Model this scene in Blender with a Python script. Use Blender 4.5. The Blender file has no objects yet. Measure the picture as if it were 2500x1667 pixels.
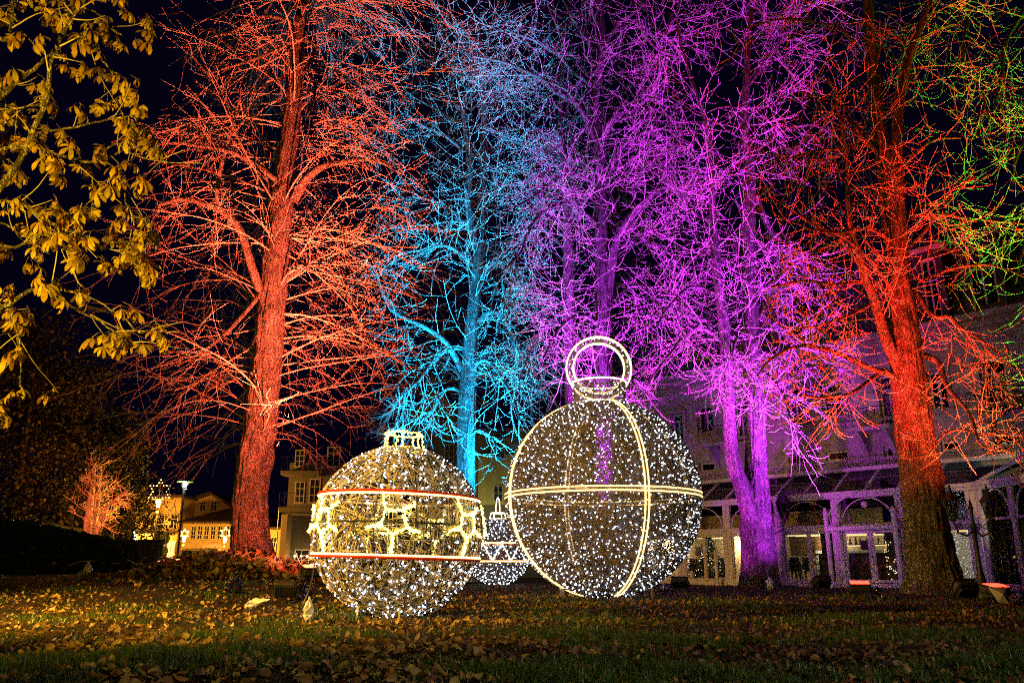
import bpy, math, random
import numpy as np
from mathutils import Vector, Matrix, noise
random.seed(7)
RNG = np.random.default_rng(11)
S = bpy.context.scene
COL = S.collection
rad = math.radians

# ---------------------------------------------------------------- camera
H = 0.75
PITCH = rad(15.3)
F = 2000.0                       # focal length in photo pixels (photo 2500 wide)
cp, sp = math.cos(PITCH), math.sin(PITCH)
cam = bpy.data.cameras.new('camera')
cam.sensor_width = 36.0
cam.lens = F / 2500.0 * 36.0
cam.clip_start = 0.05
cam.clip_end = 2000.0
cob = bpy.data.objects.new('camera', cam)
COL.objects.link(cob)
cob.location = (0, 0, H)
cob.rotation_euler = (rad(90) + PITCH, 0, 0)
S.camera = cob

# ---------------------------------------------------------------- world, exposure
w = bpy.data.worlds.new('World')
S.world = w
w.use_nodes = True
bg = w.node_tree.nodes['Background']
sky = w.node_tree.nodes.new('ShaderNodeTexSky')
sky.sky_type = 'NISHITA'
sky.sun_disc = False
sky.sun_elevation = rad(-5.0)
sky.sun_rotation = rad(200)
mixw = w.node_tree.nodes.new('ShaderNodeMix')
mixw.data_type = 'RGBA'
mixw.inputs[0].default_value = 0.9
w.node_tree.links.new(sky.outputs[0], mixw.inputs[6])
mixw.inputs[7].default_value = (0.02, 0.012, 0.085, 1)
w.node_tree.links.new(mixw.outputs[2], bg.inputs[0])
bg.inputs[1].default_value = 0.07
S.view_settings.view_transform = 'Standard'
S.view_settings.look = 'None'
S.view_settings.exposure = 0.0
S.view_settings.gamma = 1.0
S.view_settings.use_curve_mapping = False
S.cycles.pixel_filter_type = 'BLACKMAN_HARRIS'
S.cycles.filter_width = 1.15
S.cycles.use_denoising = False
S.cycles.max_bounces = 5
S.cycles.diffuse_bounces = 2
S.cycles.glossy_bounces = 3
S.cycles.transparent_max_bounces = 12
S.cycles.transmission_bounces = 4
S.cycles.sample_clamp_indirect = 3.0
S.cycles.caustics_reflective = False
S.cycles.caustics_refractive = False

# pixel of the photo -> a point of the place
def ray(px, py):
    a = (px - 1250.0) / F
    t = (833.5 - py) / F
    return np.array([a, cp - t * sp, sp + t * cp])
def P(px, py, Y):
    d = ray(px, py)
    return np.array([0, 0, H]) + d * (Y / d[1])
def px2m(Y, n):                       # n photo pixels at depth Y
    return n * Y / F * 1.0
def spot(name, loc, target, col, power, size, blend=0.6, radius=0.12):
    l = bpy.data.lights.new(name, 'SPOT')
    l.color = col
    l.energy = power
    l.spot_size = rad(size)
    l.spot_blend = blend
    l.shadow_soft_size = radius
    o = bpy.data.objects.new(name, l)
    COL.objects.link(o)
    o.location = loc
    o.rotation_euler = (Vector(target) - Vector(loc)).to_track_quat('-Z', 'Y').to_euler()
    return o
def lamp(name, loc, col, power, radius=0.1):
    l = bpy.data.lights.new(name, 'POINT')
    l.color = col
    l.energy = power
    l.shadow_soft_size = radius
    o = bpy.data.objects.new(name, l)
    COL.objects.link(o)
    o.location = loc
    return o
# ---------------------------------------------------------------- the coloured floodlights of the park (their housings are built below)
ORANGE = (1.0, 0.105, 0.045)
CYAN = (0.006, 0.40, 0.9)
MAGENTA = (0.50, 0.03, 1.0)
PINK = (0.8, 0.04, 0.95)
RED = (1.0, 0.022, 0.014)
GREEN = (0.06, 1.0, 0.03)
def uplight(base, aims, col, level=1.0, blend=0.85):
    """one flood fixture as a few nested beams: each aimed at a point of the tree, its power set by the distance it has to reach"""
    base = np.array(base, float)
    for tgt, size, k in aims:
        d = np.linalg.norm(np.array(tgt) - base)
        spot('flood_beam', base, tgt, col, level * k * 5.0 * 4 * math.pi * d * d, size, blend)
T1 = P(612, 1372, 28)
# tree 1, orange: two floods in front of the mound
for (lx, ly, k) in ((410, 24.0, 2.2), (765, 23.2, 3.6)):
    b = P(lx, 1405, ly); b[2] = 0.75
    uplight(b, [(P(625, 1150, 28), 75, 0.5), (P(665, 700, 28), 70, 0.6), (P(700, 350, 28), 62, 0.7), (P(715, 60, 28), 50, 0.75)], ORANGE, k)
# tree 2, cyan
for (lx, ly, k) in ((1010, 36.5, 1.5), (1222, 39.0, 1.5)):
    b = np.array([P(lx, 1400, ly)[0], ly, 0.35])
    uplight(b, [(P(1140, 930, 40), 46, 0.45), (P(1120, 720, 39), 66, 0.8), (P(1110, 400, 39), 52, 1.0), (P(1120, 130, 39), 36, 1.5)], CYAN, k)
# tree 3, magenta, and the dark trunk lit orange beside it
b = np.array([P(1428, 1400, 34.0)[0], 34.0, 0.35])
uplight(b, [(P(1500, 800, 36), 42, 0.25), (P(1545, 420, 36), 48, 0.6), (P(1540, 100, 36), 44, 0.75)], MAGENTA, 3.0)
b = np.array([P(1425, 1400, 34.5)[0], 34.5, 0.35])
uplight(b, [(P(1400, 950, 37.5), 55, 0.2), (P(1340, 500, 36), 40, 0.16)], (1.0, 0.2, 0.06), 1.6)
uplight(b, [(P(1290, 480, 34.5), 26, 0.2)], (0.9, 0.6, 0.7), 2.0)
uplight(b, [(P(1290, 150, 35), 28, 0.3)], (0.3, 0.3, 1.0), 0.9)
# tree 4, magenta, from both sides of the double trunk
for (lx, ly, k, c) in ((1672, 28.6, 1.5, PINK), (2000, 28.6, 3.3, MAGENTA)):
    b = np.array([P(lx, 1430, ly)[0], ly, 0.45])
    uplight(b, [(P(1845, 1260, 31), 60, 0.6), (P(1825, 1060, 31), 56, 0.6), (P(1800, 750, 31), 50, 0.6), (P(1790, 450, 31), 48, 0.65), (P(1780, 120, 31), 44, 0.6)], c, k)
# tree 5, red from the left and warm from the right
b = np.array([P(2098, 1430, 21)[0], 21.6, 0.5])
uplight(b, [(P(2225, 930, 24), 50, 0.11), (P(2170, 600, 24), 56, 0.5), (P(2110, 250, 24), 60, 0.5)], RED, 4.2)
b = np.array([P(2428, 1430, 21.5)[0], 21.8, 0.5])
uplight(b, [(P(2300, 900, 23.5), 36, 0.2), (P(2260, 600, 24), 52, 0.4), (P(2250, 200, 24), 50, 0.4)], (1.0, 0.075, 0.02), 1.7)
# tree at the right edge, green
b = np.array([15.4, 21.8, 0.5])
uplight(b, [(P(2470, 300, 24.3), 36, 0.5), (P(2440, 80, 24.5), 34, 0.45), (P(2500, 600, 24.0), 24, 0.3)], GREEN, 1.7)
# street lamp just outside the left edge: warm light on the near chestnut and on the litter
spot('street_lamp_light', (-4.6, 2.2, 1.6), P(110, 480, 7.2), (1.0, 0.57, 0.02), 4800, 105, 0.9, 0.12)
spot('street_lamp_light', (-12.0, 10.0, 5.5), (-4.8, 15.5, 0), (1.0, 0.5, 0.07), 16000, 88, 0.9, 0.2)
# far left planting
spot('flood_beam', P(190, 1330, 50), P(235, 1180, 55), (1.0, 0.15, 0.04), 9000, 80, 0.9)
spot('flood_beam', P(130, 1340, 55), P(190, 1200, 60), (0.15, 1.0, 0.06), 1800, 40, 0.9)
spot('flood_beam', P(60, 1340, 54), P(85, 1200, 60), (1.0, 0.5, 0.12), 450, 45, 0.9)
# added violet fill on the hotel front for spill of the floods, no housing
spot('flood_beam', np.array([10.5, 25.0, 0.5]), P(2150, 950, 37), (0.70, 0.30, 1.0), 170, 120, 0.95)
# added fill from an unseen lamp behind the viewer, lifts the dark foreground
spot('street_lamp_light', (3.0, -2.0, 9.0), (0.8, 8.8, 0), (1.0, 0.84, 0.5), 2300, 56, 0.95, 0.2)
# ---------------------------------------------------------------- object helpers
def mesh_np(name, verts, faces, smooth=False):
    """verts (N,3), faces (M,k) array or list of tuples"""
    me = bpy.data.meshes.new(name)
    verts = np.asarray(verts, dtype=np.float32)
    if isinstance(faces, np.ndarray):
        m, k = faces.shape
        me.vertices.add(len(verts))
        me.vertices.foreach_set('co', verts.ravel())
        me.loops.add(m * k)
        me.loops.foreach_set('vertex_index', faces.astype(np.int32).ravel())
        me.polygons.add(m)
        me.polygons.foreach_set('loop_start', np.arange(0, m * k, k, dtype=np.int32))
        if smooth:
            me.polygons.foreach_set('use_smooth', np.ones(m, dtype=bool))
        me.update(calc_edges=True)
    else:
        me.from_pydata([tuple(map(float, v)) for v in verts], [], faces)
        if smooth:
            me.polygons.foreach_set('use_smooth', np.ones(len(me.polygons), dtype=bool))
        me.update()
    return me

class MB:
    def __init__(s):
        s.v = []; s.f = []; s.n = 0
    def add(s, verts, faces):
        s.v.extend([tuple(map(float, q)) for q in verts])
        s.f.extend([tuple(int(i) + s.n for i in f) for f in faces])
        s.n += len(verts)
        return s
    def box(s, x0, y0, z0, x1, y1, z1):
        v = [(x0,y0,z0),(x1,y0,z0),(x1,y1,z0),(x0,y1,z0),(x0,y0,z1),(x1,y0,z1),(x1,y1,z1),(x0,y1,z1)]
        f = [(0,3,2,1),(4,5,6,7),(0,1,5,4),(1,2,6,5),(2,3,7,6),(3,0,4,7)]
        return s.add(v, f)
    def cbox(s, x0, y0, z0, x1, y1, z1, c=0.01):
        """box with chamfered edges"""
        xs = (x0, x0+c, x1-c, x1); ys = (y0, y0+c, y1-c, y1); zs = (z0, z0+c, z1-c, z1)
        import bmesh
        bm = bmesh.new()
        pts = []
        for i in (0, 3):
            for j in (0, 3):
                for k in (0, 3):
                    a = 1 if i == 0 else 2; b = 1 if j == 0 else 2; d = 1 if k == 0 else 2
                    pts += [(xs[i], ys[b], zs[d]), (xs[a], ys[j], zs[d]), (xs[a], ys[b], zs[k])]
        for p in pts: bm.verts.new(p)
        bmesh.ops.convex_hull(bm, input=bm.verts[:])
        bm.verts.index_update()
        v = [tuple(q.co) for q in bm.verts]; f = [[q.index for q in fc.verts] for fc in bm.faces]
        bm.free()
        return s.add(v, f)
    def obox(s, p, q, wd, th):
        """bar from p to q, width wd (horizontal-ish), thickness th"""
        p = Vector(p); q = Vector(q); d = (q - p).normalized()
        a = d.cross(Vector((0, 0, 1)))
        if a.length < 1e-4: a = Vector((1, 0, 0))
        a.normalize(); b = a.cross(d)
        v = []
        for c in (p, q):
            for (i, j) in ((-1,-1),(1,-1),(1,1),(-1,1)):
                v.append(c + a * (i * wd / 2) + b * (j * th / 2))
        return s.add(v, [(0,1,2,3),(7,6,5,4),(0,4,5,1),(1,5,6,2),(2,6,7,3),(3,7,4,0)])
    def tube(s, pts, r, sides=8, closed=False):
        v, f = tube_np(np.array([pts], dtype=float), np.full((1, len(pts)), r) if np.isscalar(r) else np.array([r]), sides, closed)
        s.add(v, f)
        if not closed:
            n = len(pts); b = s.n - n * sides
            s.f.append(tuple(range(b + sides - 1, b - 1, -1)))
            s.f.append(tuple(range(b + (n - 1) * sides, b + n * sides)))
        return s
    def lathe(s, prof, sides=16, cx=0, cy=0):
        v = []; f = []
        for (r, z) in prof:
            for k in range(sides):
                a = 2 * math.pi * k / sides
                v.append((cx + r * math.cos(a), cy + r * math.sin(a), z))
        for i in range(len(prof) - 1):
            for k in range(sides):
                k2 = (k + 1) % sides
                f.append((i*sides+k, i*sides+k2, (i+1)*sides+k2, (i+1)*sides+k))
        f.append(tuple(range(sides - 1, -1, -1)))
        f.append(tuple(range((len(prof)-1)*sides, len(prof)*sides)))
        return s.add(v, f)
    def mesh(s, name, smooth=False):
        me = bpy.data.meshes.new(name)
        me.from_pydata(s.v, [], s.f)
        if smooth:
            me.polygons.foreach_set('use_smooth', np.ones(len(me.polygons), dtype=bool))
            try: me.set_sharp_from_angle(angle=rad(40))
            except Exception: pass
        me.update()
        return me

def tube_np(Pn, Rn, sides, closed=False):
    N, K, _ = Pn.shape
    if closed:
        T = np.roll(Pn, -1, axis=1) - np.roll(Pn, 1, axis=1)
    else:
        T = np.gradient(Pn, axis=1)
    T /= np.linalg.norm(T, axis=2, keepdims=True) + 1e-9
    mean = T.mean(axis=1)
    ref = np.zeros((N, 3))
    vert = np.abs(mean[:, 2]) > 0.8
    ref[vert] = (1, 0.13, 0); ref[~vert] = (0.05, 0.02, 1)
    if closed:
        c = Pn.mean(axis=1, keepdims=True)
        nrm = np.cross(Pn[:, 0] - c[:, 0], Pn[:, K // 4] - c[:, 0])
        ref = nrm / (np.linalg.norm(nrm, axis=1, keepdims=True) + 1e-9)
    U = np.cross(T, ref[:, None, :])
    U /= np.linalg.norm(U, axis=2, keepdims=True) + 1e-9
    V = np.cross(T, U)
    ang = np.arange(sides) * 2 * math.pi / sides
    ca, sa = np.cos(ang), np.sin(ang)
    W = Pn[:, :, None, :] + Rn[:, :, None, None] * (ca[None, None, :, None] * U[:, :, None, :] + sa[None, None, :, None] * V[:, :, None, :])
    verts = W.reshape(-1, 3)
    kk = K if closed else K - 1
    i = np.arange(N)[:, None, None] * K * sides
    k = np.arange(kk)[None, :, None]
    q = np.arange(sides)[None, None, :]
    q2 = (q + 1) % sides
    k2 = (k + 1) % K
    a = i + k * sides + q; b = i + k * sides + q2; c = i + k2 * sides + q2; d = i + k2 * sides + q
    faces = np.stack([a, b, c, d], axis=-1).reshape(-1, 4)
    return verts, faces

def thing(name, label, cat, loc=(0, 0, 0), rz=0.0, group=None):
    o = bpy.data.objects.new(name, None)
    COL.objects.link(o)
    o.location = tuple(map(float, loc)); o.rotation_euler = (0, 0, rz)
    o.empty_display_size = 0.2
    o['label'] = label; o['category'] = cat
    if group: o['group'] = group
    return o
def tag(o, label, cat, group=None):
    o['label'] = label; o['category'] = cat
    if group: o['group'] = group
    return o
def part(name, me, mat, parent=None, loc=None, rot=None, kind=None, label=None, smooth=False):
    if isinstance(me, MB): me = me.mesh(name, smooth)
    if mat is not None and len(me.materials) == 0: me.materials.append(mat)
    o = bpy.data.objects.new(name, me)
    COL.objects.link(o)
    if parent is not None: o.parent = parent
    if loc is not None: o.location = tuple(map(float, loc))
    if rot is not None: o.rotation_euler = rot
    if kind: o['kind'] = kind
    if label: o['label'] = label
    return o
def dup(root, loc, rz=0.0, label=None, group=None, scale=None):
    r = root.copy(); COL.objects.link(r)
    r.location = tuple(map(float, loc)); r.rotation_euler = (0, 0, rz)
    if scale: r.scale = (scale,) * 3
    if label: r['label'] = label
    if group: r['group'] = group
    for ch in list(root.children):
        c = ch.copy(); COL.objects.link(c); c.parent = r
        for g in list(ch.children):
            d = g.copy(); COL.objects.link(d); d.parent = c
    return r

# ---------------------------------------------------------------- materials
def mat(name, col, rough=0.7, metal=0.0, var=0.25, scale=6.0, bump=0.0, bscale=40.0, spec=0.5, stretch=None):
    m = bpy.data.materials.new(name); m.use_nodes = True
    nt = m.node_tree; N = nt.nodes; L = nt.links
    b = N['Principled BSDF']
    tc = N.new('ShaderNodeTexCoord'); mp = N.new('ShaderNodeMapping')
    L.new(tc.outputs['Object'], mp.inputs[0])
    if stretch: mp.inputs['Scale'].default_value = stretch
    no = N.new('ShaderNodeTexNoise'); no.inputs['Scale'].default_value = scale; no.inputs['Detail'].default_value = 5
    L.new(mp.outputs[0], no.inputs[0])
    cr = N.new('ShaderNodeValToRGB')
    cr.color_ramp.elements[0].position = 0.3; cr.color_ramp.elements[1].position = 0.7
    cr.color_ramp.elements[0].color = tuple(max(0, c * (1 - var)) for c in col) + (1,)
    cr.color_ramp.elements[1].color = tuple(min(1, c * (1 + var)) for c in col) + (1,)
    L.new(no.outputs[0], cr.inputs[0]); L.new(cr.outputs[0], b.inputs['Base Color'])
    b.inputs['Roughness'].default_value = rough
    b.inputs['Metallic'].default_value = metal
    b.inputs['Specular IOR Level'].default_value = spec
    if bump > 0:
        n2 = N.new('ShaderNodeTexNoise'); n2.inputs['Scale'].default_value = bscale; n2.inputs['Detail'].default_value = 4
        L.new(mp.outputs[0], n2.inputs[0])
        bp = N.new('ShaderNodeBump'); bp.inputs['Strength'].default_value = bump; bp.inputs['Distance'].default_value = 0.02
        L.new(n2.outputs[0], bp.inputs['Height']); L.new(bp.outputs[0], b.inputs['Normal'])
    return m
def emis(name, col, strength, sample=True):
    m = bpy.data.materials.new(name); m.use_nodes = True
    b = m.node_tree.nodes['Principled BSDF']
    b.inputs['Base Color'].default_value = (0.5, 0.5, 0.5, 1)
    b.inputs['Emission Color'].default_value = tuple(col) + (1,)
    b.inputs['Emission Strength'].default_value = strength
    if not sample: m.cycles.emission_sampling = 'NONE'
    return m
def glass(name, tint=(0.9, 0.92, 0.95), gloss=0.12, rough=0.01):
    m = bpy.data.materials.new(name); m.use_nodes = True
    nt = m.node_tree; N = nt.nodes; L = nt.links
    N.remove(N['Principled BSDF'])
    out = N['Material Output']
    tr = N.new('ShaderNodeBsdfTransparent'); tr.inputs[0].default_value = tuple(tint) + (1,)
    gl = N.new('ShaderNodeBsdfGlossy'); gl.inputs['Roughness'].default_value = rough
    fr = N.new('ShaderNodeFresnel'); fr.inputs[0].default_value = 1.5
    ad = N.new('ShaderNodeMath'); ad.operation = 'ADD'; ad.inputs[1].default_value = gloss
    L.new(fr.outputs[0], ad.inputs[0])
    mx = N.new('ShaderNodeMixShader')
    L.new(ad.outputs[0], mx.inputs[0]); L.new(tr.outputs[0], mx.inputs[1]); L.new(gl.outputs[0], mx.inputs[2])
    L.new(mx.outputs[0], out.inputs[0])
    return m
def island_mat(name, cols, rough=0.6, trans=0.0, spec=0.4):
    """colour differs from leaf to leaf (each leaf is its own island)"""
    m = bpy.data.materials.new(name); m.use_nodes = True
    nt = m.node_tree; N = nt.nodes; L = nt.links
    b = N['Principled BSDF']
    g = N.new('ShaderNodeNewGeometry'); oi = N.new('ShaderNodeObjectInfo')
    ad = N.new('ShaderNodeMath'); ad.operation = 'ADD'
    fr = N.new('ShaderNodeMath'); fr.operation = 'FRACT'
    L.new(g.outputs['Random Per Island'], ad.inputs[0]); L.new(oi.outputs['Random'], ad.inputs[1]); L.new(ad.outputs[0], fr.inputs[0])
    cr = N.new('ShaderNodeValToRGB'); e = cr.color_ramp.elements
    e[0].color = tuple(cols[0]) + (1,); e[1].color = tuple(cols[-1]) + (1,)
    for i, c in enumerate(cols[1:-1]):
        q = e.new((i + 1) / (len(cols) - 1)); q.color = tuple(c) + (1,)
    L.new(fr.outputs[0], cr.inputs[0])
    tc = N.new('ShaderNodeTexCoord'); no = N.new('ShaderNodeTexNoise'); no.inputs['Scale'].default_value = 14; no.inputs['Detail'].default_value = 4
    L.new(tc.outputs['Object'], no.inputs[0])
    mr = N.new('ShaderNodeMapRange'); mr.inputs[1].default_value = 0.3; mr.inputs[2].default_value = 0.75; mr.inputs[3].default_value = 0.45; mr.inputs[4].default_value = 1.15
    L.new(no.outputs[0], mr.inputs[0])
    mx = N.new('ShaderNodeMix'); mx.data_type = 'RGBA'; mx.blend_type = 'MULTIPLY'; mx.inputs[0].default_value = 1
    L.new(cr.outputs[0], mx.inputs[6]); L.new(mr.outputs[0], mx.inputs[7])
    L.new(mx.outputs[2], b.inputs['Base Color'])
    b.inputs['Roughness'].default_value = rough
    b.inputs['Specular IOR Level'].default_value = spec
    if trans > 0:
        tl = N.new('ShaderNodeBsdfTranslucent'); L.new(mx.outputs[2], tl.inputs[0])
        ms = N.new('ShaderNodeMixShader'); ms.inputs[0].default_value = trans
        L.new(b.outputs[0], ms.inputs[1]); L.new(tl.outputs[0], ms.inputs[2]); L.new(ms.outputs[0], N['Material Output'].inputs[0])
    return m
def bark_mat(name, c0, c1, scale=11.0, bump=0.9):
    m = bpy.data.materials.new(name); m.use_nodes = True
    nt = m.node_tree; N = nt.nodes; L = nt.links
    b = N['Principled BSDF']
    tc = N.new('ShaderNodeTexCoord'); mp = N.new('ShaderNodeMapping'); mp.inputs['Scale'].default_value = (1, 1, 0.22)
    L.new(tc.outputs['Object'], mp.inputs[0])
    no = N.new('ShaderNodeTexNoise'); no.inputs['Scale'].default_value = scale; no.inputs['Detail'].default_value = 7; no.inputs['Roughness'].default_value = 0.65
    vo = N.new('ShaderNodeTexVoronoi'); vo.inputs['Scale'].default_value = scale * 2.6; vo.feature = 'DISTANCE_TO_EDGE'
    n3 = N.new('ShaderNodeTexNoise'); n3.inputs['Scale'].default_value = 3; n3.inputs['Detail'].default_value = 3
    L.new(mp.outputs[0], no.inputs[0]); L.new(tc.outputs['Object'], n3.inputs[0])
    wv = N.new('ShaderNodeMix'); wv.data_type = 'RGBA'; wv.inputs[0].default_value = 0.3
    L.new(mp.outputs[0], wv.inputs[6]); L.new(no.outputs[1], wv.inputs[7]); L.new(wv.outputs[2], vo.inputs[0])
    mr = N.new('ShaderNodeMapRange'); mr.inputs[2].default_value = 0.25; mr.inputs[3].default_value = 0.12
    L.new(vo.outputs['Distance'], mr.inputs[0])
    ml = N.new('ShaderNodeMath'); ml.operation = 'MULTIPLY'; L.new(mr.outputs[0], ml.inputs[0]); L.new(no.outputs[0], ml.inputs[1])
    cr = N.new('ShaderNodeValToRGB'); cr.color_ramp.elements[0].position = 0.12; cr.color_ramp.elements[1].position = 0.55
    cr.color_ramp.elements[0].color = tuple(c0) + (1,); cr.color_ramp.elements[1].color = tuple(c1) + (1,)
    L.new(ml.outputs[0], cr.inputs[0])
    m2 = N.new('ShaderNodeMix'); m2.data_type = 'RGBA'; m2.blend_type = 'MULTIPLY'; m2.inputs[0].default_value = 0.7
    m3 = N.new('ShaderNodeMapRange'); m3.inputs[1].default_value = 0.3; m3.inputs[2].default_value = 0.7; m3.inputs[3].default_value = 0.3; m3.inputs[4].default_value = 1.35
    L.new(n3.outputs[0], m3.inputs[0]); L.new(cr.outputs[0], m2.inputs[6]); L.new(m3.outputs[0], m2.inputs[7])
    L.new(m2.outputs[2], b.inputs['Base Color'])
    b.inputs['Roughness'].default_value = 0.85; b.inputs['Specular IOR Level'].default_value = 0.25
    bp = N.new('ShaderNodeBump'); bp.inputs['Strength'].default_value = bump; bp.inputs['Distance'].default_value = 0.05
    L.new(ml.outputs[0], bp.inputs['Height']); L.new(bp.outputs[0], b.inputs['Normal'])
    return m

M = {}
M['bark'] = bark_mat('bark', (0.025, 0.02, 0.016), (0.46, 0.41, 0.36))
M['bark_dark'] = bark_mat('bark_dark', (0.03, 0.025, 0.02), (0.2, 0.17, 0.14))
M['twig'] = mat('twig_bark', (0.34, 0.29, 0.24), 0.75, var=0.35, scale=1.5)
M['black'] = mat('black_plastic', (0.018, 0.018, 0.02), 0.45, bump=0.1)
M['iron'] = mat('cast_iron', (0.02, 0.02, 0.022), 0.5, metal=0.3, bump=0.2)
M['steel'] = mat('galvanised_steel', (0.35, 0.36, 0.38), 0.4, metal=0.8)
# ---------------------------------------------------------------- ground
def smooth(a, b, x):
    t = np.clip((x - a) / (b - a), 0, 1)
    return t * t * (3 - 2 * t)
def ground_z(x, y):
    x = np.asarray(x, dtype=float); y = np.asarray(y, dtype=float)
    left = smooth(-1.5, -7.0, x)
    z = 0.42 * smooth(13, 24, y) * left * (1 - 0.6 * smooth(36, 60, y))
    z = z + 0.38 * np.exp(-(((x - T1[0]) / 2.6) ** 2 + ((y - 28.0) / 2.4) ** 2))
    z = z + 0.03 * np.sin(x * 0.9 + 1.3) * np.sin(y * 0.7) + 0.012 * np.sin(x * 3.1) * np.sin(y * 2.7 + 1)
    return z - 0.03
n = 220
xs = np.concatenate([np.linspace(-300, -40, 20), np.linspace(-38, 38, 180), np.linspace(40, 300, 20)])
ys = np.concatenate([np.linspace(-30, 2, 12), np.linspace(2.4, 50, 170), np.linspace(52, 500, 38)])
X, Y = np.meshgrid(xs, ys, indexing='ij')
Z = ground_z(X, Y)
V = np.stack([X, Y, Z], -1).reshape(-1, 3)
ni, nj = X.shape
I, J = np.meshgrid(np.arange(ni - 1), np.arange(nj - 1), indexing='ij')
a = (I * nj + J).ravel()
Fq = np.stack([a, a + nj, a + nj + 1, a + 1], -1)
def lawn_mat():
    m = bpy.data.materials.new('lawn_soil'); m.use_nodes = True
    nt = m.node_tree; N = nt.nodes; L = nt.links; b = N['Principled BSDF']
    tc = N.new('ShaderNodeTexCoord')
    n1 = N.new('ShaderNodeTexNoise'); n1.inputs['Scale'].default_value = 0.7; n1.inputs['Detail'].default_value = 6
    n2 = N.new('ShaderNodeTexNoise'); n2.inputs['Scale'].default_value = 16; n2.inputs['Detail'].default_value = 8
    vo = N.new('ShaderNodeTexVoronoi'); vo.inputs['Scale'].default_value = 11
    for q in (n1, n2, vo): L.new(tc.outputs['Object'], q.inputs[0])
    cr = N.new('ShaderNodeValToRGB'); e = cr.color_ramp.elements
    e[0].position = 0.38; e[0].color = (0.01, 0.014, 0.005, 1); e[1].position = 0.6; e[1].color = (0.026, 0.016, 0.009, 1)
    L.new(n1.outputs[0], cr.inputs[0])
    c2 = N.new('ShaderNodeValToRGB'); c2.color_ramp.elements[0].color = (0.3, 0.3, 0.3, 1); c2.color_ramp.elements[1].color = (1.5, 1.4, 1.2, 1)
    L.new(vo.outputs['Color'], c2.inputs[0])
    mx = N.new('ShaderNodeMix'); mx.data_type = 'RGBA'; mx.blend_type = 'MULTIPLY'; mx.inputs[0].default_value = 1
    L.new(cr.outputs[0], mx.inputs[6]); L.new(c2.outputs[0], mx.inputs[7]); L.new(mx.outputs[2], b.inputs['Base Color'])
    b.inputs['Roughness'].default_value = 0.95; b.inputs['Specular IOR Level'].default_value = 0.15
    bp = N.new('ShaderNodeBump'); bp.inputs['Strength'].default_value = 1; bp.inputs['Distance'].default_value = 0.06
    L.new(n2.outputs[0], bp.inputs['Height']); L.new(bp.outputs[0], b.inputs['Normal'])
    return m
lawn = part('lawn', mesh_np('lawn', V, Fq, True), lawn_mat(), kind='structure')

# grass blades
def grass(nb, ylo, yhi, hlo, hhi, xk, name):
    u = RNG.random(nb)
    y = 1 / np.sqrt(1 / ylo**2 + u * (1 / yhi**2 - 1 / ylo**2))
    x = (RNG.random(nb) * 2 - 1) * (0.70 * y + 1.5)
    # tufts: keep where a patchy field is high
    f = np.sin(x * 1.7 + 0.6 * np.sin(y * 1.3)) + np.sin(y * 2.1 + 1.1 * np.sin(x * 0.8)) + 0.6 * np.sin(x * 5.3 + y * 4.1) + RNG.normal(0, 0.55, nb)
    keep = f > 0.45
    x = x[keep]; y = y[keep]; f = f[keep]
    nb = len(x)
    z = ground_z(x, y)
    h = RNG.uniform(hlo, hhi, nb) * np.clip(0.3 + 0.4 * f, 0.35, 1.5)
    a = RNG.random(nb) * 2 * math.pi
    lean = RNG.uniform(0.1, 0.9, nb) * h
    wv = RNG.uniform(0.0025, 0.005, nb) * (1 + y / 14.0)
    ca, sa = np.cos(a), np.sin(a)
    v = np.zeros((nb, 5, 3))
    base = np.stack([x, y, z], -1)
    side = np.stack([-sa, ca, np.zeros(nb)], -1) * wv[:, None]
    fw = np.stack([ca, sa, np.zeros(nb)], -1)
    mid = base + fw * (lean * 0.35)[:, None] + np.array([0, 0, 1]) * (h * 0.6)[:, None]
    tip = base + fw * lean[:, None] + np.array([0, 0, 1]) * (h * 0.95)[:, None]
    v[:, 0] = base - side; v[:, 1] = base + side; v[:, 2] = mid - side * 0.75; v[:, 3] = mid + side * 0.75; v[:, 4] = tip
    i = np.arange(nb)[:, None] * 5
    tri = np.concatenate([i + np.array([[0, 1, 3]]), i + np.array([[0, 3, 2]]), i + np.array([[2, 3, 4]])], 0)
    return part(name, mesh_np(name, v.reshape(-1, 3), tri), M['grass'], kind='stuff')
M['grass'] = island_mat('grass_blades', [(0.03, 0.08, 0.01), (0.07, 0.16, 0.02), (0.11, 0.2, 0.035), (0.16, 0.17, 0.06)], 0.4, 0.45)
grass(430000, 4.6, 34, 0.04, 0.12, 0, 'grass')

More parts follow.
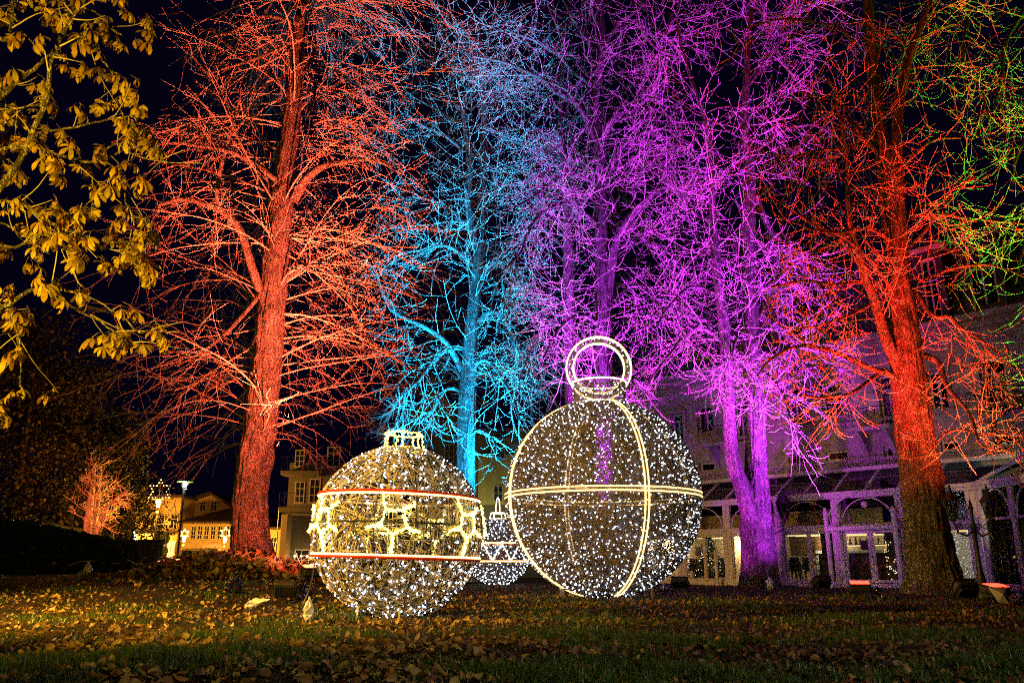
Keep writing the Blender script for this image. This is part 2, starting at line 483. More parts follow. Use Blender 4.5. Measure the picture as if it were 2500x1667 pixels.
# fallen leaves: small curled ovals
def leaf_batch(x, y, size, lift=0.02, tilt=0.45, curl=0.35, z=None):
    """each leaf: a 3x5 grid with midrib fold, lengthwise curl and pointed ends"""
    n = len(x)
    if z is None: z = ground_z(x, y)
    yaw = RNG.random(n) * 2 * math.pi
    pit = RNG.normal(0, tilt, n); rol = RNG.normal(0, tilt, n)
    cu = RNG.normal(0, curl, n) + 0.2; fold = RNG.uniform(0.0, 0.7, n)
    ts = np.array([0, 0.22, 0.5, 0.8, 1.0]); wd = np.array([0.04, 0.23, 0.32, 0.2, 0.015])
    asp = RNG.uniform(0.75, 1.35, n)
    L = np.zeros((n, 5, 3, 3))
    for k in range(5):
        for j in (-1, 0, 1):
            L[:, k, j + 1, 0] = ts[k] - 0.5
            L[:, k, j + 1, 1] = j * wd[k] * asp
            L[:, k, j + 1, 2] = cu * ((ts[k] - 0.5) ** 2) * 1.6 + abs(j) * fold * wd[k] * (1 + 0.3 * j)
    L *= size[:, None, None, None]
    cy, sy = np.cos(yaw), np.sin(yaw); cpt, spt = np.cos(pit), np.sin(pit); cr, sr = np.cos(rol), np.sin(rol)
    Rx = np.zeros((n, 3, 3)); Ry = np.zeros((n, 3, 3)); Rz = np.zeros((n, 3, 3))
    Rx[:, 0, 0] = 1; Rx[:, 1, 1] = cr; Rx[:, 1, 2] = -sr; Rx[:, 2, 1] = sr; Rx[:, 2, 2] = cr
    Ry[:, 1, 1] = 1; Ry[:, 0, 0] = cpt; Ry[:, 0, 2] = spt; Ry[:, 2, 0] = -spt; Ry[:, 2, 2] = cpt
    Rz[:, 2, 2] = 1; Rz[:, 0, 0] = cy; Rz[:, 0, 1] = -sy; Rz[:, 1, 0] = sy; Rz[:, 1, 1] = cy
    R = Rz @ Ry @ Rx
    W = np.einsum('nij,nabj->nabi', R, L)
    W[..., 2] -= W[..., 2].min(axis=(1, 2))[:, None, None] * 0.75
    W += np.stack([x, y, z + lift], -1)[:, None, None, :]
    q = []
    for k in range(4):
        for j in range(2):
            q.append([k * 3 + j, k * 3 + j + 1, (k + 1) * 3 + j + 1, (k + 1) * 3 + j])
    q = np.array(q)
    f = (np.arange(n)[:, None, None] * 15 + q[None]).reshape(-1, 4)
    return W.reshape(-1, 3), f
M['litter_y'] = island_mat('yellow_leaf_litter', [(0.09, 0.05, 0.018), (0.3, 0.17, 0.04), (0.42, 0.27, 0.06), (0.5, 0.36, 0.1), (0.2, 0.1, 0.03)], 0.5, 0.12)
M['litter_b'] = island_mat('brown_leaf_litter', [(0.05, 0.025, 0.012), (0.13, 0.062, 0.026), (0.22, 0.11, 0.045), (0.32, 0.19, 0.08)], 0.5, 0.08)
def scatter(n, ylo, yhi, side):
    u = RNG.random(n)
    y = 1 / (1 / ylo + u * (1 / yhi - 1 / ylo))
    x = (RNG.random(n) * 2 - 1) * (0.72 * y + 1.2)
    edge = x / (0.65 * y) + RNG.normal(0, 0.22, n)
    keep = (edge < 0.02) if side < 0 else (edge > -0.3)
    return x[keep], y[keep]
x, y = scatter(46000, 5, 30, -1)
drift = lambda x, y: 0.35 + 0.5 * (np.sin(x * 1.1 + 0.7 * np.sin(y * 0.9)) * np.sin(y * 1.5 + 0.8 * np.sin(x * 0.6)) + 0.35 * np.sin(x * 3.7 + y * 2.9) + 0.4)
k = RNG.random(len(x)) < np.clip(0.12 + 0.1 * (y - 5), 0.12, 1) * np.clip(drift(x, y) + 0.1, 0.1, 1)
x, y = x[k], y[k]
v, f = leaf_batch(x, y, RNG.uniform(0.04, 0.115, len(x)))
part('yellow_leaf_litter', mesh_np('yellow_leaf_litter', v, f, True), M['litter_y'], kind='stuff')
x, y = scatter(60000, 5, 34, 1)
k = RNG.random(len(x)) < np.clip(0.1 + 0.09 * (y - 5), 0.1, 1) * np.clip(drift(x, y) + 0.25, 0.1, 1)
x, y = x[k], y[k]
v, f = leaf_batch(x, y, RNG.uniform(0.03, 0.082, len(x)), tilt=0.6)
part('brown_leaf_litter', mesh_np('brown_leaf_litter', v, f, True), M['litter_b'], kind='stuff')
# the large near leaves one can pick apart, each its own piece of the lawn
protos = {}
for key, mm in (('y', 'litter_y'), ('b', 'litter_b')):
    protos[key] = []
    for i in range(10):
        v, f = leaf_batch(np.array([0.0]), np.array([0.0]), np.array([1.0]), lift=0, tilt=0.35, curl=0.5, z=np.array([0.0]))
        me = mesh_np('fallen_leaf', v, f, True); me.materials.append(M[mm]); protos[key].append(me)
for i in range(298):
    yy = 1 / (1 / 5.0 + RNG.random() * (1 / 17.0 - 1 / 5.0))
    xx = (RNG.random() * 2 - 1) * (0.64 * yy)
    if xx > 0 and RNG.random() < 0.4: xx = -xx
    key = 'y' if xx / yy < 0.05 + RNG.normal(0, 0.15) else 'b'
    o = part('fallen_leaf', protos[key][i % 10], None, lawn, (xx, yy, float(ground_z(xx, yy)) + 0.012), (0, 0, RNG.random() * 6.28))
    s = RNG.uniform(0.07, 0.14)
    o.scale = (s, s, s)
q = P(1908, 1488, 14.5)
o = part('fallen_leaf', protos['y'][3], M['litter_y'], None, (q[0], 14.5, float(ground_z(q[0], 14.5)) + 0.03), (0.5, 0.2, 0.6))
o.scale = (0.2, 0.28, 0.25)
tag(o, 'single bright yellow leaf lying alone on the brown litter right of the large bauble', 'leaf')
# ---------------------------------------------------------------- trees
def catmull(pts, m):
    """pts (n,k) -> m points along a smooth curve, spaced by index"""
    pts = np.asarray(pts, float)
    n = len(pts)
    p = np.vstack([2 * pts[0] - pts[1], pts, 2 * pts[-1] - pts[-2]])
    d = np.r_[0, np.cumsum(np.linalg.norm(np.diff(pts[:, :3], axis=0), axis=1))]
    s = np.linspace(0, d[-1], m)
    i = np.clip(np.searchsorted(d, s, side='right') - 1, 0, n - 2)
    t = ((s - d[i]) / (d[i + 1] - d[i] + 1e-9))[:, None]
    a, b, c, e = p[i], p[i + 1], p[i + 2], p[i + 3]
    return 0.5 * (2 * b + (c - a) * t + (2 * a - 5 * b + 4 * c - e) * t**2 + (3 * b - a - 3 * c + e) * t**3)
def pline(px, Y, dY=0.0, m=24):
    """photo-pixel polyline [(x,y,width px)...] at depth Y, drifting by dY towards its end -> points, radii"""
    n = len(px); out = []
    for i, q in enumerate(px):
        yy = Y + dY * i / (n - 1)
        p = P(q[0], q[1], yy)
        out.append([p[0], p[1], p[2], q[2] * yy / F / 2.0 * 0.95])
    c = catmull(out, m)
    return c[:, :3], np.maximum(c[:, 3], 0.008)

def trunk_mesh(pts, r, root, sides=40, flare=0.5, ridge=0.10, knots=(), burl=0.0):
    """bark-ridged trunk, local to root"""
    K = len(pts)
    v, f = tube_np(pts[None], r[None], sides)
    v = v.reshape(K, sides, 3)
    z0 = pts[0, 2]
    for k in range(K):
        hgt = pts[k, 2] - z0
        fl = math.exp(-hgt / 0.55)
        c = pts[k].copy(); ring = []
        for j in range(sides):
            a = 2 * math.pi * j / sides
            q = Vector((math.cos(a) * 2.6, math.sin(a) * 2.6, pts[k, 2] * 0.55))
            nz = noise.fractal(q * 1.7, 0.8, 2.1, 4)
            ff = 8.0 * max(0.5, r[k] / 0.5)
            rg = 1 - abs(noise.noise(Vector((math.cos(a) * ff, math.sin(a) * ff, pts[k, 2] * 1.3 + 0.5 * nz)))) * 2.6
            lump = noise.noise(Vector((math.cos(a) * 0.9, math.sin(a) * 0.9, pts[k, 2] * 0.8 + 7))) + burl * max(0.0, noise.noise(Vector((math.cos(a) * 2.2, math.sin(a) * 2.2, pts[k, 2] * 1.6))) - 0.1) * 3.0
            s = 1 + ridge * (0.8 * rg + 0.7 * nz) + 0.09 * lump
            for (kh, ka, kr, ks) in knots:
                da = (a - ka + math.pi) % (2 * math.pi) - math.pi
                s += ks * math.exp(-((hgt - kh) / kr) ** 2 - (da / 0.5) ** 2)
            ring.append(s)
        m_ = sum(ring) / sides
        for j in range(sides):
            a = 2 * math.pi * j / sides
            v[k, j] = c + (v[k, j] - c) * (ring[j] / m_ + flare * fl * (0.55 + 0.45 * math.cos(5 * a + 1.3)))
    vv = v.reshape(-1, 3) - np.array(root)
    return mesh_np('trunk', vv, f, True)

def grow(Pp, Rp, n, t0, t1, ang, asd, ll, K, droop, curl, wig, rfac, rmin, tpow=1.0, wts=None, up=0.0, taper=0.82, lfall=0.4, rl=0.009, noface=0.0):
    """n children sprouting from parent paths Pp (N,Kp,3): returns (n,K,3) and radii"""
    N, Kp, _ = Pp.shape
    seg = np.linalg.norm(np.diff(Pp, axis=1), axis=2).sum(1)
    wgt = seg if wts is None else wts
    idx = RNG.choice(N, n, p=wgt / wgt.sum())
    t = t0 + (t1 - t0) * RNG.random(n) ** tpow
    fi = t * (Kp - 1); i0 = np.clip(fi.astype(int), 0, Kp - 2); fr = (fi - i0)[:, None]
    p0 = Pp[idx, i0] * (1 - fr) + Pp[idx, i0 + 1] * fr
    r0 = Rp[idx, i0] * (1 - fr[:, 0]) + Rp[idx, i0 + 1] * fr[:, 0]
    tg = Pp[idx, i0 + 1] - Pp[idx, i0]; tg /= np.linalg.norm(tg, axis=1, keepdims=True) + 1e-9
    rd = RNG.normal(size=(n, 3)); rd[:, 2] += up
    if noface > 0:
        ff = (RNG.random(n) < noface) & (rd[:, 1] < 0); rd[ff, 1] *= -0.5
    pr = rd - (rd * tg).sum(1, keepdims=True) * tg; pr /= np.linalg.norm(pr, axis=1, keepdims=True) + 1e-9
    an = np.radians(RNG.normal(ang, asd, n))[:, None]
    d = tg * np.cos(an) + pr * np.sin(an)
    L = RNG.uniform(ll[0], ll[1], n) * (1 - lfall * t)
    out = np.zeros((n, K, 3)); out[:, 0] = p0
    st = (L / (K - 1))[:, None]
    wob = RNG.normal(0, wig, (n, 3))
    for k in range(1, K):
        s = k / (K - 1)
        wob = 0.5 * wob + RNG.normal(0, wig, (n, 3))
        g = -droop * (1 - s) + curl * s
        d = d + wob
        d[:, 2] += g
        d /= np.linalg.norm(d, axis=1, keepdims=True)
        out[:, k] = out[:, k - 1] + d * st
    r1 = np.maximum(np.minimum(r0 * rfac, rl * L + 0.006), rmin)
    R = r1[:, None] * (1 - taper * np.linspace(0, 1, K))[None]
    return out, np.maximum(R, rmin * 0.8)

def merge(parts_):
    vs, fs, n = [], [], 0
    for v, f in parts_:
        vs.append(v); fs.append(f + n); n += len(v)
    return np.vstack(vs), np.vstack(fs)

def make_tree(name, label, root, trunks, limbs, levels, auto=None, bark='bark', flare=0.5, knots=(), cat='tree', burl=0.0, sides=110, twig_mat='twig', group=None, extra=None):
    """trunks, limbs: lists of (pts, radii). levels: list of dicts for grow; 'src' chooses limbs/trunks/all"""
    t = thing(name, label, cat, root, group=group)
    ro = np.array(root)
    for i, (p, r) in enumerate(trunks):
        part('trunk', trunk_mesh(p, r, root, sides=sides if i == 0 else 64, flare=flare if i == 0 else 0.0, knots=knots if i == 0 else (), burl=burl), M[bark], t)
    K0 = 24
    def res(p): return catmull(p, K0)
    TP = np.stack([res(p) for p, r in trunks]); TR = np.stack([np.interp(np.linspace(0, 1, K0), np.linspace(0, 1, len(r)), r) for p, r in trunks])
    LP = [res(p) for p, r in limbs]; LR = [np.interp(np.linspace(0, 1, K0), np.linspace(0, 1, len(r)), r) for p, r in limbs]
    if auto:
        ap, ar = grow(TP, TR, auto['n'], auto['t0'], auto['t1'], auto['ang'], 14, auto['ll'], K0, auto.get('droop', 0.02), auto.get('curl', 0.06), auto.get('wig', 0.05), 0.55, 0.03, up=auto.get('up', 0.2))
        ar = np.minimum(ar, auto.get('rmax', 0.12))
        for q, rr in zip(ap, ar):
            LP.append(q); LR.append(rr)
    lim_ms = M[bark]
    for q, rr in zip(LP, LR):
        # small wobble so that limbs are not smooth arcs
        ww = np.cumsum(RNG.normal(0, 0.012, q.shape), axis=0) * np.linspace(0, 1, len(q))[:, None]
        q += ww
        v, f = tube_np(q[None], rr[None], 10)
        part('limb', mesh_np('limb', v - ro, f, True), lim_ms, t)
    if LP:
        LPs = np.stack(LP); LRs = np.stack(LR)
    pools = {'trunk': (TP, TR)}
    if LP: pools['limb'] = (LPs, LRs)
    meshes = []
    for lv in levels:
        src = lv['src']
        if isinstance(src, tuple):
            Ks = min(pools[s_][0].shape[1] for s_ in src)
            def rs(A, K_): 
                ii = np.linspace(0, A.shape[1] - 1, K_); a0 = np.clip(ii.astype(int), 0, A.shape[1] - 2); fr = ii - a0
                if A.ndim == 3: return A[:, a0] * (1 - fr)[None, :, None] + A[:, a0 + 1] * fr[None, :, None]
                return A[:, a0] * (1 - fr)[None] + A[:, a0 + 1] * fr[None]
            pp = np.concatenate([rs(pools[s_][0], Ks) for s_ in src]); pr_ = np.concatenate([rs(pools[s_][1], Ks) for s_ in src])
        else:
            pp, pr_ = pools[src]
        kw = {k_: v_ for k_, v_ in lv.items() if k_ not in ('src', 'out', 'sides')}
        cp_, cr_ = grow(pp, pr_, **kw)
        if lv.get('out') in pools:
            o_p, o_r = pools[lv['out']]
        pools[lv['out']] = (cp_, cr_)
        meshes.append(tube_np(cp_, cr_, lv.get('sides', 3)))
    v, f = merge(meshes)
    part('twigs', mesh_np('twigs', v - ro, f, True), M[twig_mat], t, kind='stuff')
    return t, pools

# ---- tree 1: old lime tree lit orange
Y1 = 28.0
tr = [pline([(612,1378,104),(609,1300,90),(612,1200,84),(625,1100,84),(640,1000,80),(655,850,74),(668,700,68),(682,560,64),(697,420,56),(712,300,48),(724,180,40),(732,60,32),(738,-60,26),(745,-220,14)], Y1, 0.5, 220)]
lm = [pline(q, Y1, dy, 24) for q, dy in [
    ([(640,722,26),(615,650,24),(585,558,22),(545,514,20),(504,497,17),(451,480,13),(384,494,8)], -1.6),
    ([(715,492,28),(749,437,24),(786,407,20),(833,393,14),(886,390,9),(950,405,6)], -1.4),
    ([(676,440,18),(616,397,16),(558,370,14),(500,357,12),(437,348,9),(357,352,5)], -1.2),
    ([(528,505,12),(533,446,12),(545,393,11),(576,290,7),(590,220,4)], -0.8),
    ([(735,180,14),(772,125,12),(750,103,12),(714,105,11),(670,130,9),(580,165,7),(513,192,5)], -1.5),
    ([(740,170,12),(762,192,11),(770,232,8),(759,290,4)], -1.2),
    ([(650,700,14),(575,790,12),(500,855,9),(420,900,5)], -1.8),
    ([(672,700,12),(760,650,10),(830,700,8),(880,800,5)], 1.2),
    ([(735,60,14),(640,40,11),(560,80,8),(480,70,5)], 0.8),
    ([(733,20,14),(800,-30,11),(860,-20,8)], 1.0),
]]
make_tree('lime_tree', 'tall lime tree lit orange, rising from the leafy mound left of the small bauble', tuple(P(612, 1378, 28)), tr, lm, [
    dict(src='trunk', out='shoot', n=230, t0=0.15, t1=0.98, ang=68, asd=18, ll=(3.8, 8.6), K=16, droop=0.03, curl=-0.07, wig=0.035, rfac=0.2, rmin=0.014, up=0.3, lfall=0.2, sides=4, rl=0.0045, noface=0.75),
    dict(src=('limb', 'shoot'), out='branch', n=1050, t0=0.12, t1=0.95, ang=34, asd=12, ll=(1.4, 4.0), K=10, droop=0.05, curl=-0.04, wig=0.05, rfac=0.55, rmin=0.0115, rl=0.004),
    dict(src=('branch', 'shoot'), out='twig', n=3300, t0=0.15, t1=1.0, ang=38, asd=12, ll=(0.5, 1.7), K=6, droop=0.04, curl=0.01, wig=0.08, rfac=0.6, rmin=0.0105, rl=0.004),
    dict(src='twig', out='tip', n=1300, t0=0.2, t1=1.0, ang=50, asd=12, ll=(0.12, 0.4), K=3, droop=0.0, curl=0.05, wig=0.1, rfac=0.7, rmin=0.0095),
], auto=dict(n=10, t0=0.45, t1=0.97, ang=58, ll=(3.5, 6.0), rmax=0.1, up=0.3), burl=1.0, flare=0.22, knots=((3.3, -1.6, 0.35, 0.16), (1.0, 0.2, 0.45, 0.25), (4.6, -2.2, 0.3, 0.2)))

CH = lambda nb, nt, s=1.0: [   # horse chestnut habit: arching branches, drooping twigs with tips curling up
    dict(src=('limb', 'trunk'), out='branch', n=nb, t0=0.2, t1=1.0, ang=56, asd=16, ll=(1.8 * s, 4.8 * s), K=14, droop=0.10, curl=0.03, wig=0.06, rfac=0.4, rmin=0.0125, sides=4, rl=0.0042),
    dict(src=('limb', 'branch'), out='twig', n=int(nt * 0.5), t0=0.15, t1=1.0, ang=52, asd=15, ll=(0.9 * s, 2.9 * s), K=11, droop=0.15, curl=0.16, wig=0.06, rfac=0.55, rmin=0.0115, rl=0.004),
    dict(src='twig', out='tip', n=int(nt * 0.6), t0=0.2, t1=1.0, ang=52, asd=14, ll=(0.35 * s, 1.3 * s), K=7, droop=0.14, curl=0.32, wig=0.06, rfac=0.75, rmin=0.0098),
]
# ---- tree 2: cyan
Y2 = 40.0
tr = [pline([(1140,1420,60),(1138,1250,50),(1137,1150,46),(1140,1000,44),(1145,900,40),(1152,800,36),(1165,680,32),(1172,560,29),(1180,430,24),(1183,300,20),(1178,200,14),(1172,60,8)], Y2, 0, 100),
      pline([(1160,600,26),(1143,480,22),(1148,402,18),(1137,321,16),(1131,258,13),(1148,189,10),(1165,100,7),(1185,20,4)], Y2 - 0.3, -0.8, 60)]
lm = [pline(q, Y2, dy, 24) for q, dy in [
    ([(1130,905,20),(1091,838,17),(1039,798,14),(965,763,11),(936,712,9),(922,671,6)], -2),
    ([(1136,370,12),(1080,327,10),(1039,310,8),(982,275,5)], -1),
    ([(1132,300,11),(1097,287,10),(1068,270,8),(993,230,5)], 0.5),
    ([(1190,310,11),(1252,344,9),(1309,367,7),(1355,382,5)], -1),
    ([(1133,270,10),(1097,240,9),(1065,195,8),(1062,115,6),(1080,30,4)], 0),
    ([(1160,650,14),(1090,600,11),(1020,620,8),(960,680,5)], -1.5),
    ([(1158,700,14),(1210,640,11),(1270,660,8),(1310,730,5)], -1.5),
    ([(1150,800,14),(1205,760,12),(1255,820,9),(1290,910,6)], -1),
    ([(1148,850,13),(1080,860,11),(1020,930,8),(960,980,5)], -1.5),
    ([(1145,900,13),(1190,880,11),(1240,950,8),(1270,1030,5)], -1.5),
    ([(1140,960,12),(1090,950,10),(1050,1010,7),(1010,1040,4)], -1),
    ([(1155,560,13),(1080,500,10),(1010,480,7),(930,500,5)], -0.5),
    ([(1140,1090,9),(1150,1060,9),(1175,1050,8),(1200,1065,6),(1215,1100,4)], -0.6),
]]
make_tree('chestnut_tree', 'bare tree lit cyan blue behind and between the two big baubles', tuple(P(1140, 1420, Y2)), tr, lm, CH(330, 2900, 1.05), auto=dict(n=14, t0=0.3, t1=0.95, ang=62, ll=(3, 6), rmax=0.09, droop=0.05, curl=0.06))
# ---- tree 3: magenta, centre
Y3 = 36.0
tr = [pline([(1480,1425,66),(1480,1200,54),(1478,1000,48),(1475,850,46),(1472,700,40),(1468,560,36),(1466,420,32),(1462,350,32),(1455,310,28),(1450,250,26),(1465,150,24),(1470,90,22),(1462,0,16),(1455,-110,8)], Y3, 0, 110),
      pline([(1481,740,30),(1499,603,25),(1527,545,22),(1573,494,18),(1613,459,14),(1660,470,9),(1690,520,6)], Y3, -1.5, 50)]
lm = [pline(q, Y3, dy, 24) for q, dy in [
    ([(1455,348,24),(1430,287,20),(1401,247,18),(1355,224,16),(1326,195,14),(1292,178,12),(1223,149,9),(1154,138,5)], -2),
    ([(1452,215,16),(1395,172,13),(1367,138,11),(1309,103,8),(1252,85,5)], -1),
    ([(1455,130,16),(1424,86,13),(1395,34,10),(1370,-20,7)], 0.5),
    ([(1470,344,22),(1499,287,18),(1562,258,13),(1568,189,11),(1613,120,7)], -1),
    ([(1476,459,18),(1510,367,15),(1567,327,12),(1625,316,9),(1690,350,5)], -1.5),
    ([(1470,120,16),(1510,60,13),(1560,20,10),(1600,-30,6)], -1),
    ([(1460,450,13),(1401,428,11),(1355,439,10),(1298,482,8),(1252,505,5)], -2.5),
    ([(1470,560,13),(1400,500,11),(1355,505,10),(1309,534,9),(1286,574,8),(1263,626,7),(1206,683,4)], -2.8),
    ([(1573,520,11),(1573,574,11),(1596,591,9),(1625,600,5)], -1.5),
    ([(1480,760,14),(1540,700,11),(1590,720,8),(1640,800,5)], -1.5),
    ([(1474,800,12),(1420,770,10),(1370,800,8),(1330,880,5)], -2),
    ([(1470,640,12),(1530,430,11),(1600,400,9),(1650,410,5)], 1),
    ([(1462,60,12),(1440,10,10),(1420,-50,6)], 0),
]]
make_tree('chestnut_tree', 'bare tree lit magenta, its straight trunk seen through the ring of the large bauble', tuple(P(1480, 1425, Y3)), tr, lm, CH(300, 2900), auto=dict(n=12, t0=0.35, t1=0.97, ang=58, ll=(3, 6), rmax=0.09, droop=0.05, curl=0.06))
Y3b = 37.5
tr = [pline([(1402,1425,46),(1398,1100,38),(1395,950,34),(1392,850,32),(1388,650,28),(1385,540,24),(1378,420,20),(1372,330,17),(1368,280,14),(1375,150,11),(1385,40,7)], Y3b, 0, 90),
      pline([(1385,560,16),(1400,400,13),(1395,300,11),(1420,280,9),(1430,240,6)], Y3b, -0.6, 30)]
lm = [pline(q, Y3b, dy, 24) for q, dy in [
    ([(1392,800,11),(1340,790,9),(1300,850,7),(1270,930,4)], -1),
    ([(1394,860,11),(1440,850,9),(1480,870,7),(1520,930,4)], -1),
    ([(1388,620,10),(1330,560,8),(1280,580,6),(1240,640,4)], 1),
]]
make_tree('chestnut_tree', 'slim bare tree with a dim orange lit trunk standing just left of the magenta trunk', tuple(P(1402, 1425, Y3b)), tr, lm, CH(110, 900), auto=dict(n=8, t0=0.3, t1=0.95, ang=60, ll=(2, 4.5), rmax=0.07, droop=0.05, curl=0.06))
# ---- tree 4: magenta double trunk
Y4 = 31.0
tr = [pline([(1856,1440,92),(1852,1350,80),(1846,1280,78),(1846,1220,66),(1846,1100,52),(1842,950,48),(1835,850,46),(1830,700,40),(1828,550,36),(1828,400,32),(1818,300,26),(1825,150,18),(1835,0,12),(1840,-120,7)], Y4, 0, 200),
      pline([(1838,1290,44),(1815,1200,42),(1797,1150,38),(1785,1090,33),(1780,1000,31),(1775,900,30),(1768,800,28),(1755,700,26),(1745,600,22),(1740,500,18),(1735,400,16),(1730,330,14),(1715,270,12),(1690,200,11),(1665,120,9),(1650,30,5)], Y4 - 0.25, -0.8, 90)]
lm = [pline(q, Y4, dy, 24) for q, dy in [
    ([(1858,770,26),(1906,803,22),(1944,837,18),(1990,853,14),(2050,870,9),(2110,905,5)], -1.2),
    ([(1846,480,20),(1883,564,17),(1937,613,14),(2024,737,11),(2116,781,7)], 1.5),
    ([(1736,540,14),(1693,520,12),(1650,466,9),(1610,440,6)], -1.5),
    ([(1737,440,11),(1693,423,9),(1640,420,5)], -1),
    ([(1828,210,14),(1889,125,11),(1926,70,8),(1950,0,5)], -1),
    ([(1838,375,14),(1910,320,11),(1986,304,8),(2040,330,5)], 1),
    ([(1850,850,11),(1810,815,10),(1795,830,8),(1785,870,5)], -0.8),
    ([(1842,720,14),(1890,690,12),(1950,640,8),(2000,640,5)], -1.8),
    ([(1768,830,14),(1700,800,11),(1640,860,8),(1590,930,5)], -2),
    ([(1755,720,12),(1690,700,10),(1640,740,7),(1600,800,4)], -1.5),
    ([(1855,900,12),(1890,930,10),(1920,980,8),(1940,1040,5)], -1.5),
    ([(1660,140,10),(1600,120,8),(1550,60,5)], -0.5),
    ([(1690,220,10),(1640,260,8),(1600,240,5)], -1),
]]
make_tree('chestnut_tree', 'bare tree with a forked double trunk lit magenta, before the conservatory windows', tuple(P(1856, 1440, Y4)), tr, lm, CH(300, 2700, 0.9), auto=dict(n=12, t0=0.4, t1=0.97, ang=58, ll=(2.4, 5), rmax=0.08, droop=0.05, curl=0.06), flare=0.3)
# ---- tree 5: red
Y5 = 24.0
tr = [pline([(2285,1455,150),(2278,1400,120),(2262,1300,104),(2250,1200,98),(2238,1100,95),(2228,1000,90),(2215,900,82),(2205,800,74),(2195,700,66),(2185,600,58),(2172,480,52),(2165,420,48),(2150,330,42),(2135,200,38),(2125,80,34),(2118,-60,24),(2110,-200,12)], Y5, 0, 200),
      pline([(2200,660,42),(2195,500,34),(2190,420,35),(2192,300,30),(2200,220,28),(2230,110,22),(2270,0,16),(2300,-90,9)], Y5 - 0.3, -0.6, 80)]
lm = [pline(q, Y5, dy, 24) for q, dy in [
    ([(2205,925,40),(2160,820,31),(2130,720,25),(2110,680,22),(2095,620,20),(2075,560,17),(2068,480,14),(2068,400,12),(2060,330,10),(2040,230,7)], -1.4),
    ([(2185,918,17),(2120,897,14),(2050,866,12),(2000,852,11),(1950,847,9),(1890,875,7),(1850,920,4)], -2.2),
    ([(2120,690,11),(2080,690,10),(2040,695,9),(1960,685,7),(1880,700,4)], -1.8),
    ([(2145,350,12),(2060,363,10),(1990,370,8),(1940,385,6),(1890,390,4)], -1),
    ([(2090,110,12),(2051,70,11),(1997,57,9),(1910,46,7),(1796,70,4)], -1),
    ([(2170,400,16),(2110,340,14),(2075,300,12),(2060,285,9),(2050,240,5)], -0.8),
    ([(2198,620,14),(2246,580,12),(2295,526,10),(2355,531,9),(2436,542,7),(2520,552,5)], -1),
    ([(2215,700,10),(2280,672,9),(2330,655,8),(2400,645,7),(2470,660,5),(2530,690,4)], -2),
    ([(2215,690,18),(2240,720,15),(2266,759,13),(2290,774,11),(2318,771,10),(2353,801,8),(2395,825,7),(2448,867,5)], -1.5),
    ([(2240,862,20),(2290,885,16),(2310,940,13),(2340,980,11),(2370,1020,9),(2390,1080,7),(2430,1100,5),(2475,1090,4)], -2),
    ([(2275,1090,8),(2310,1058,7),(2350,1050,6),(2400,1062,5),(2445,1065,4),(2480,1035,3)], -1.8),
    ([(2195,425,12),(2240,370,10),(2290,345,8),(2340,345,5)], -0.8),
    ([(2190,560,12),(2250,500,9),(2310,490,7),(2350,440,4)], 1),
    ([(2225,110,14),(2257,92,13),(2300,68,11),(2344,65,9),(2350,110,6)], -0.8),
    ([(2130,740,11),(2070,770,9),(2000,790,7),(1940,800,4)], -1.6),
    ([(2160,900,12),(2080,960,9),(2010,975,7),(1950,970,4)], -2),
    ([(2195,600,12),(2120,560,10),(2040,570,8),(1960,560,5)], -2.2),
    ([(2140,260,12),(2080,230,10),(2010,240,7),(1950,220,4)], -1.2),
    ([(2190,720,10),(2090,600,8),(1990,545,6),(1900,480,4)], -2.4),
]]
make_tree('chestnut_tree', 'big bare tree lit red with a broad dark trunk in front of the entrance doors', tuple(P(2285, 1455, Y5)), tr, lm, CH(260, 2300, 0.72), auto=dict(n=12, t0=0.45, t1=0.97, ang=58, ll=(2.0, 4.2), rmax=0.06, droop=0.05, curl=0.06), flare=0.25, burl=0.3, knots=((7.2, -2.0, 0.3, 0.18),))
# ---- tree 6: green, its trunk beyond the right edge
Y6 = 25.0
tr = [pline([(2800,1470,110),(2790,1200,90),(2780,900,80),(2770,600,70),(2760,300,50),(2740,0,36),(2720,-200,20)], Y6, 0, 60)]
lm = [pline(q, Y6, dy, 24) for q, dy in [
    ([(2750,0,26),(2640,-60,22),(2540,-20,18),(2480,60,14),(2455,120,12),(2450,200,10),(2430,270,6)], -1),
    ([(2745,-80,26),(2560,-140,20),(2420,-90,15),(2372,-10,14),(2366,60,13),(2358,125,12),(2376,173,11),(2403,228,9),(2420,290,5)], -1.2),
    ([(2768,480,22),(2650,470,18),(2560,515,14),(2500,530,11),(2440,545,8),(2400,560,4)], -0.8),
    ([(2560,510,12),(2530,560,10),(2500,620,7),(2490,700,4)], -0.8),
    ([(2765,350,22),(2620,250,16),(2540,290,12),(2490,370,8),(2470,460,4)], -0.5),
    ([(2765,250,22),(2620,120,16),(2550,130,12),(2510,200,8),(2500,300,4)], 0.5),
    ([(2760,150,20),(2640,30,16),(2560,60,12),(2490,20,8),(2440,40,4)], 0.5),
    ([(2770,650,16),(2640,640,12),(2560,690,9),(2500,760,5)], -0.5),
]]
make_tree('chestnut_tree', 'bare branches lit green reaching in at the upper right corner', tuple(P(2800, 1470, Y6)), tr, lm, CH(90, 1000, 0.85), flare=0.4)
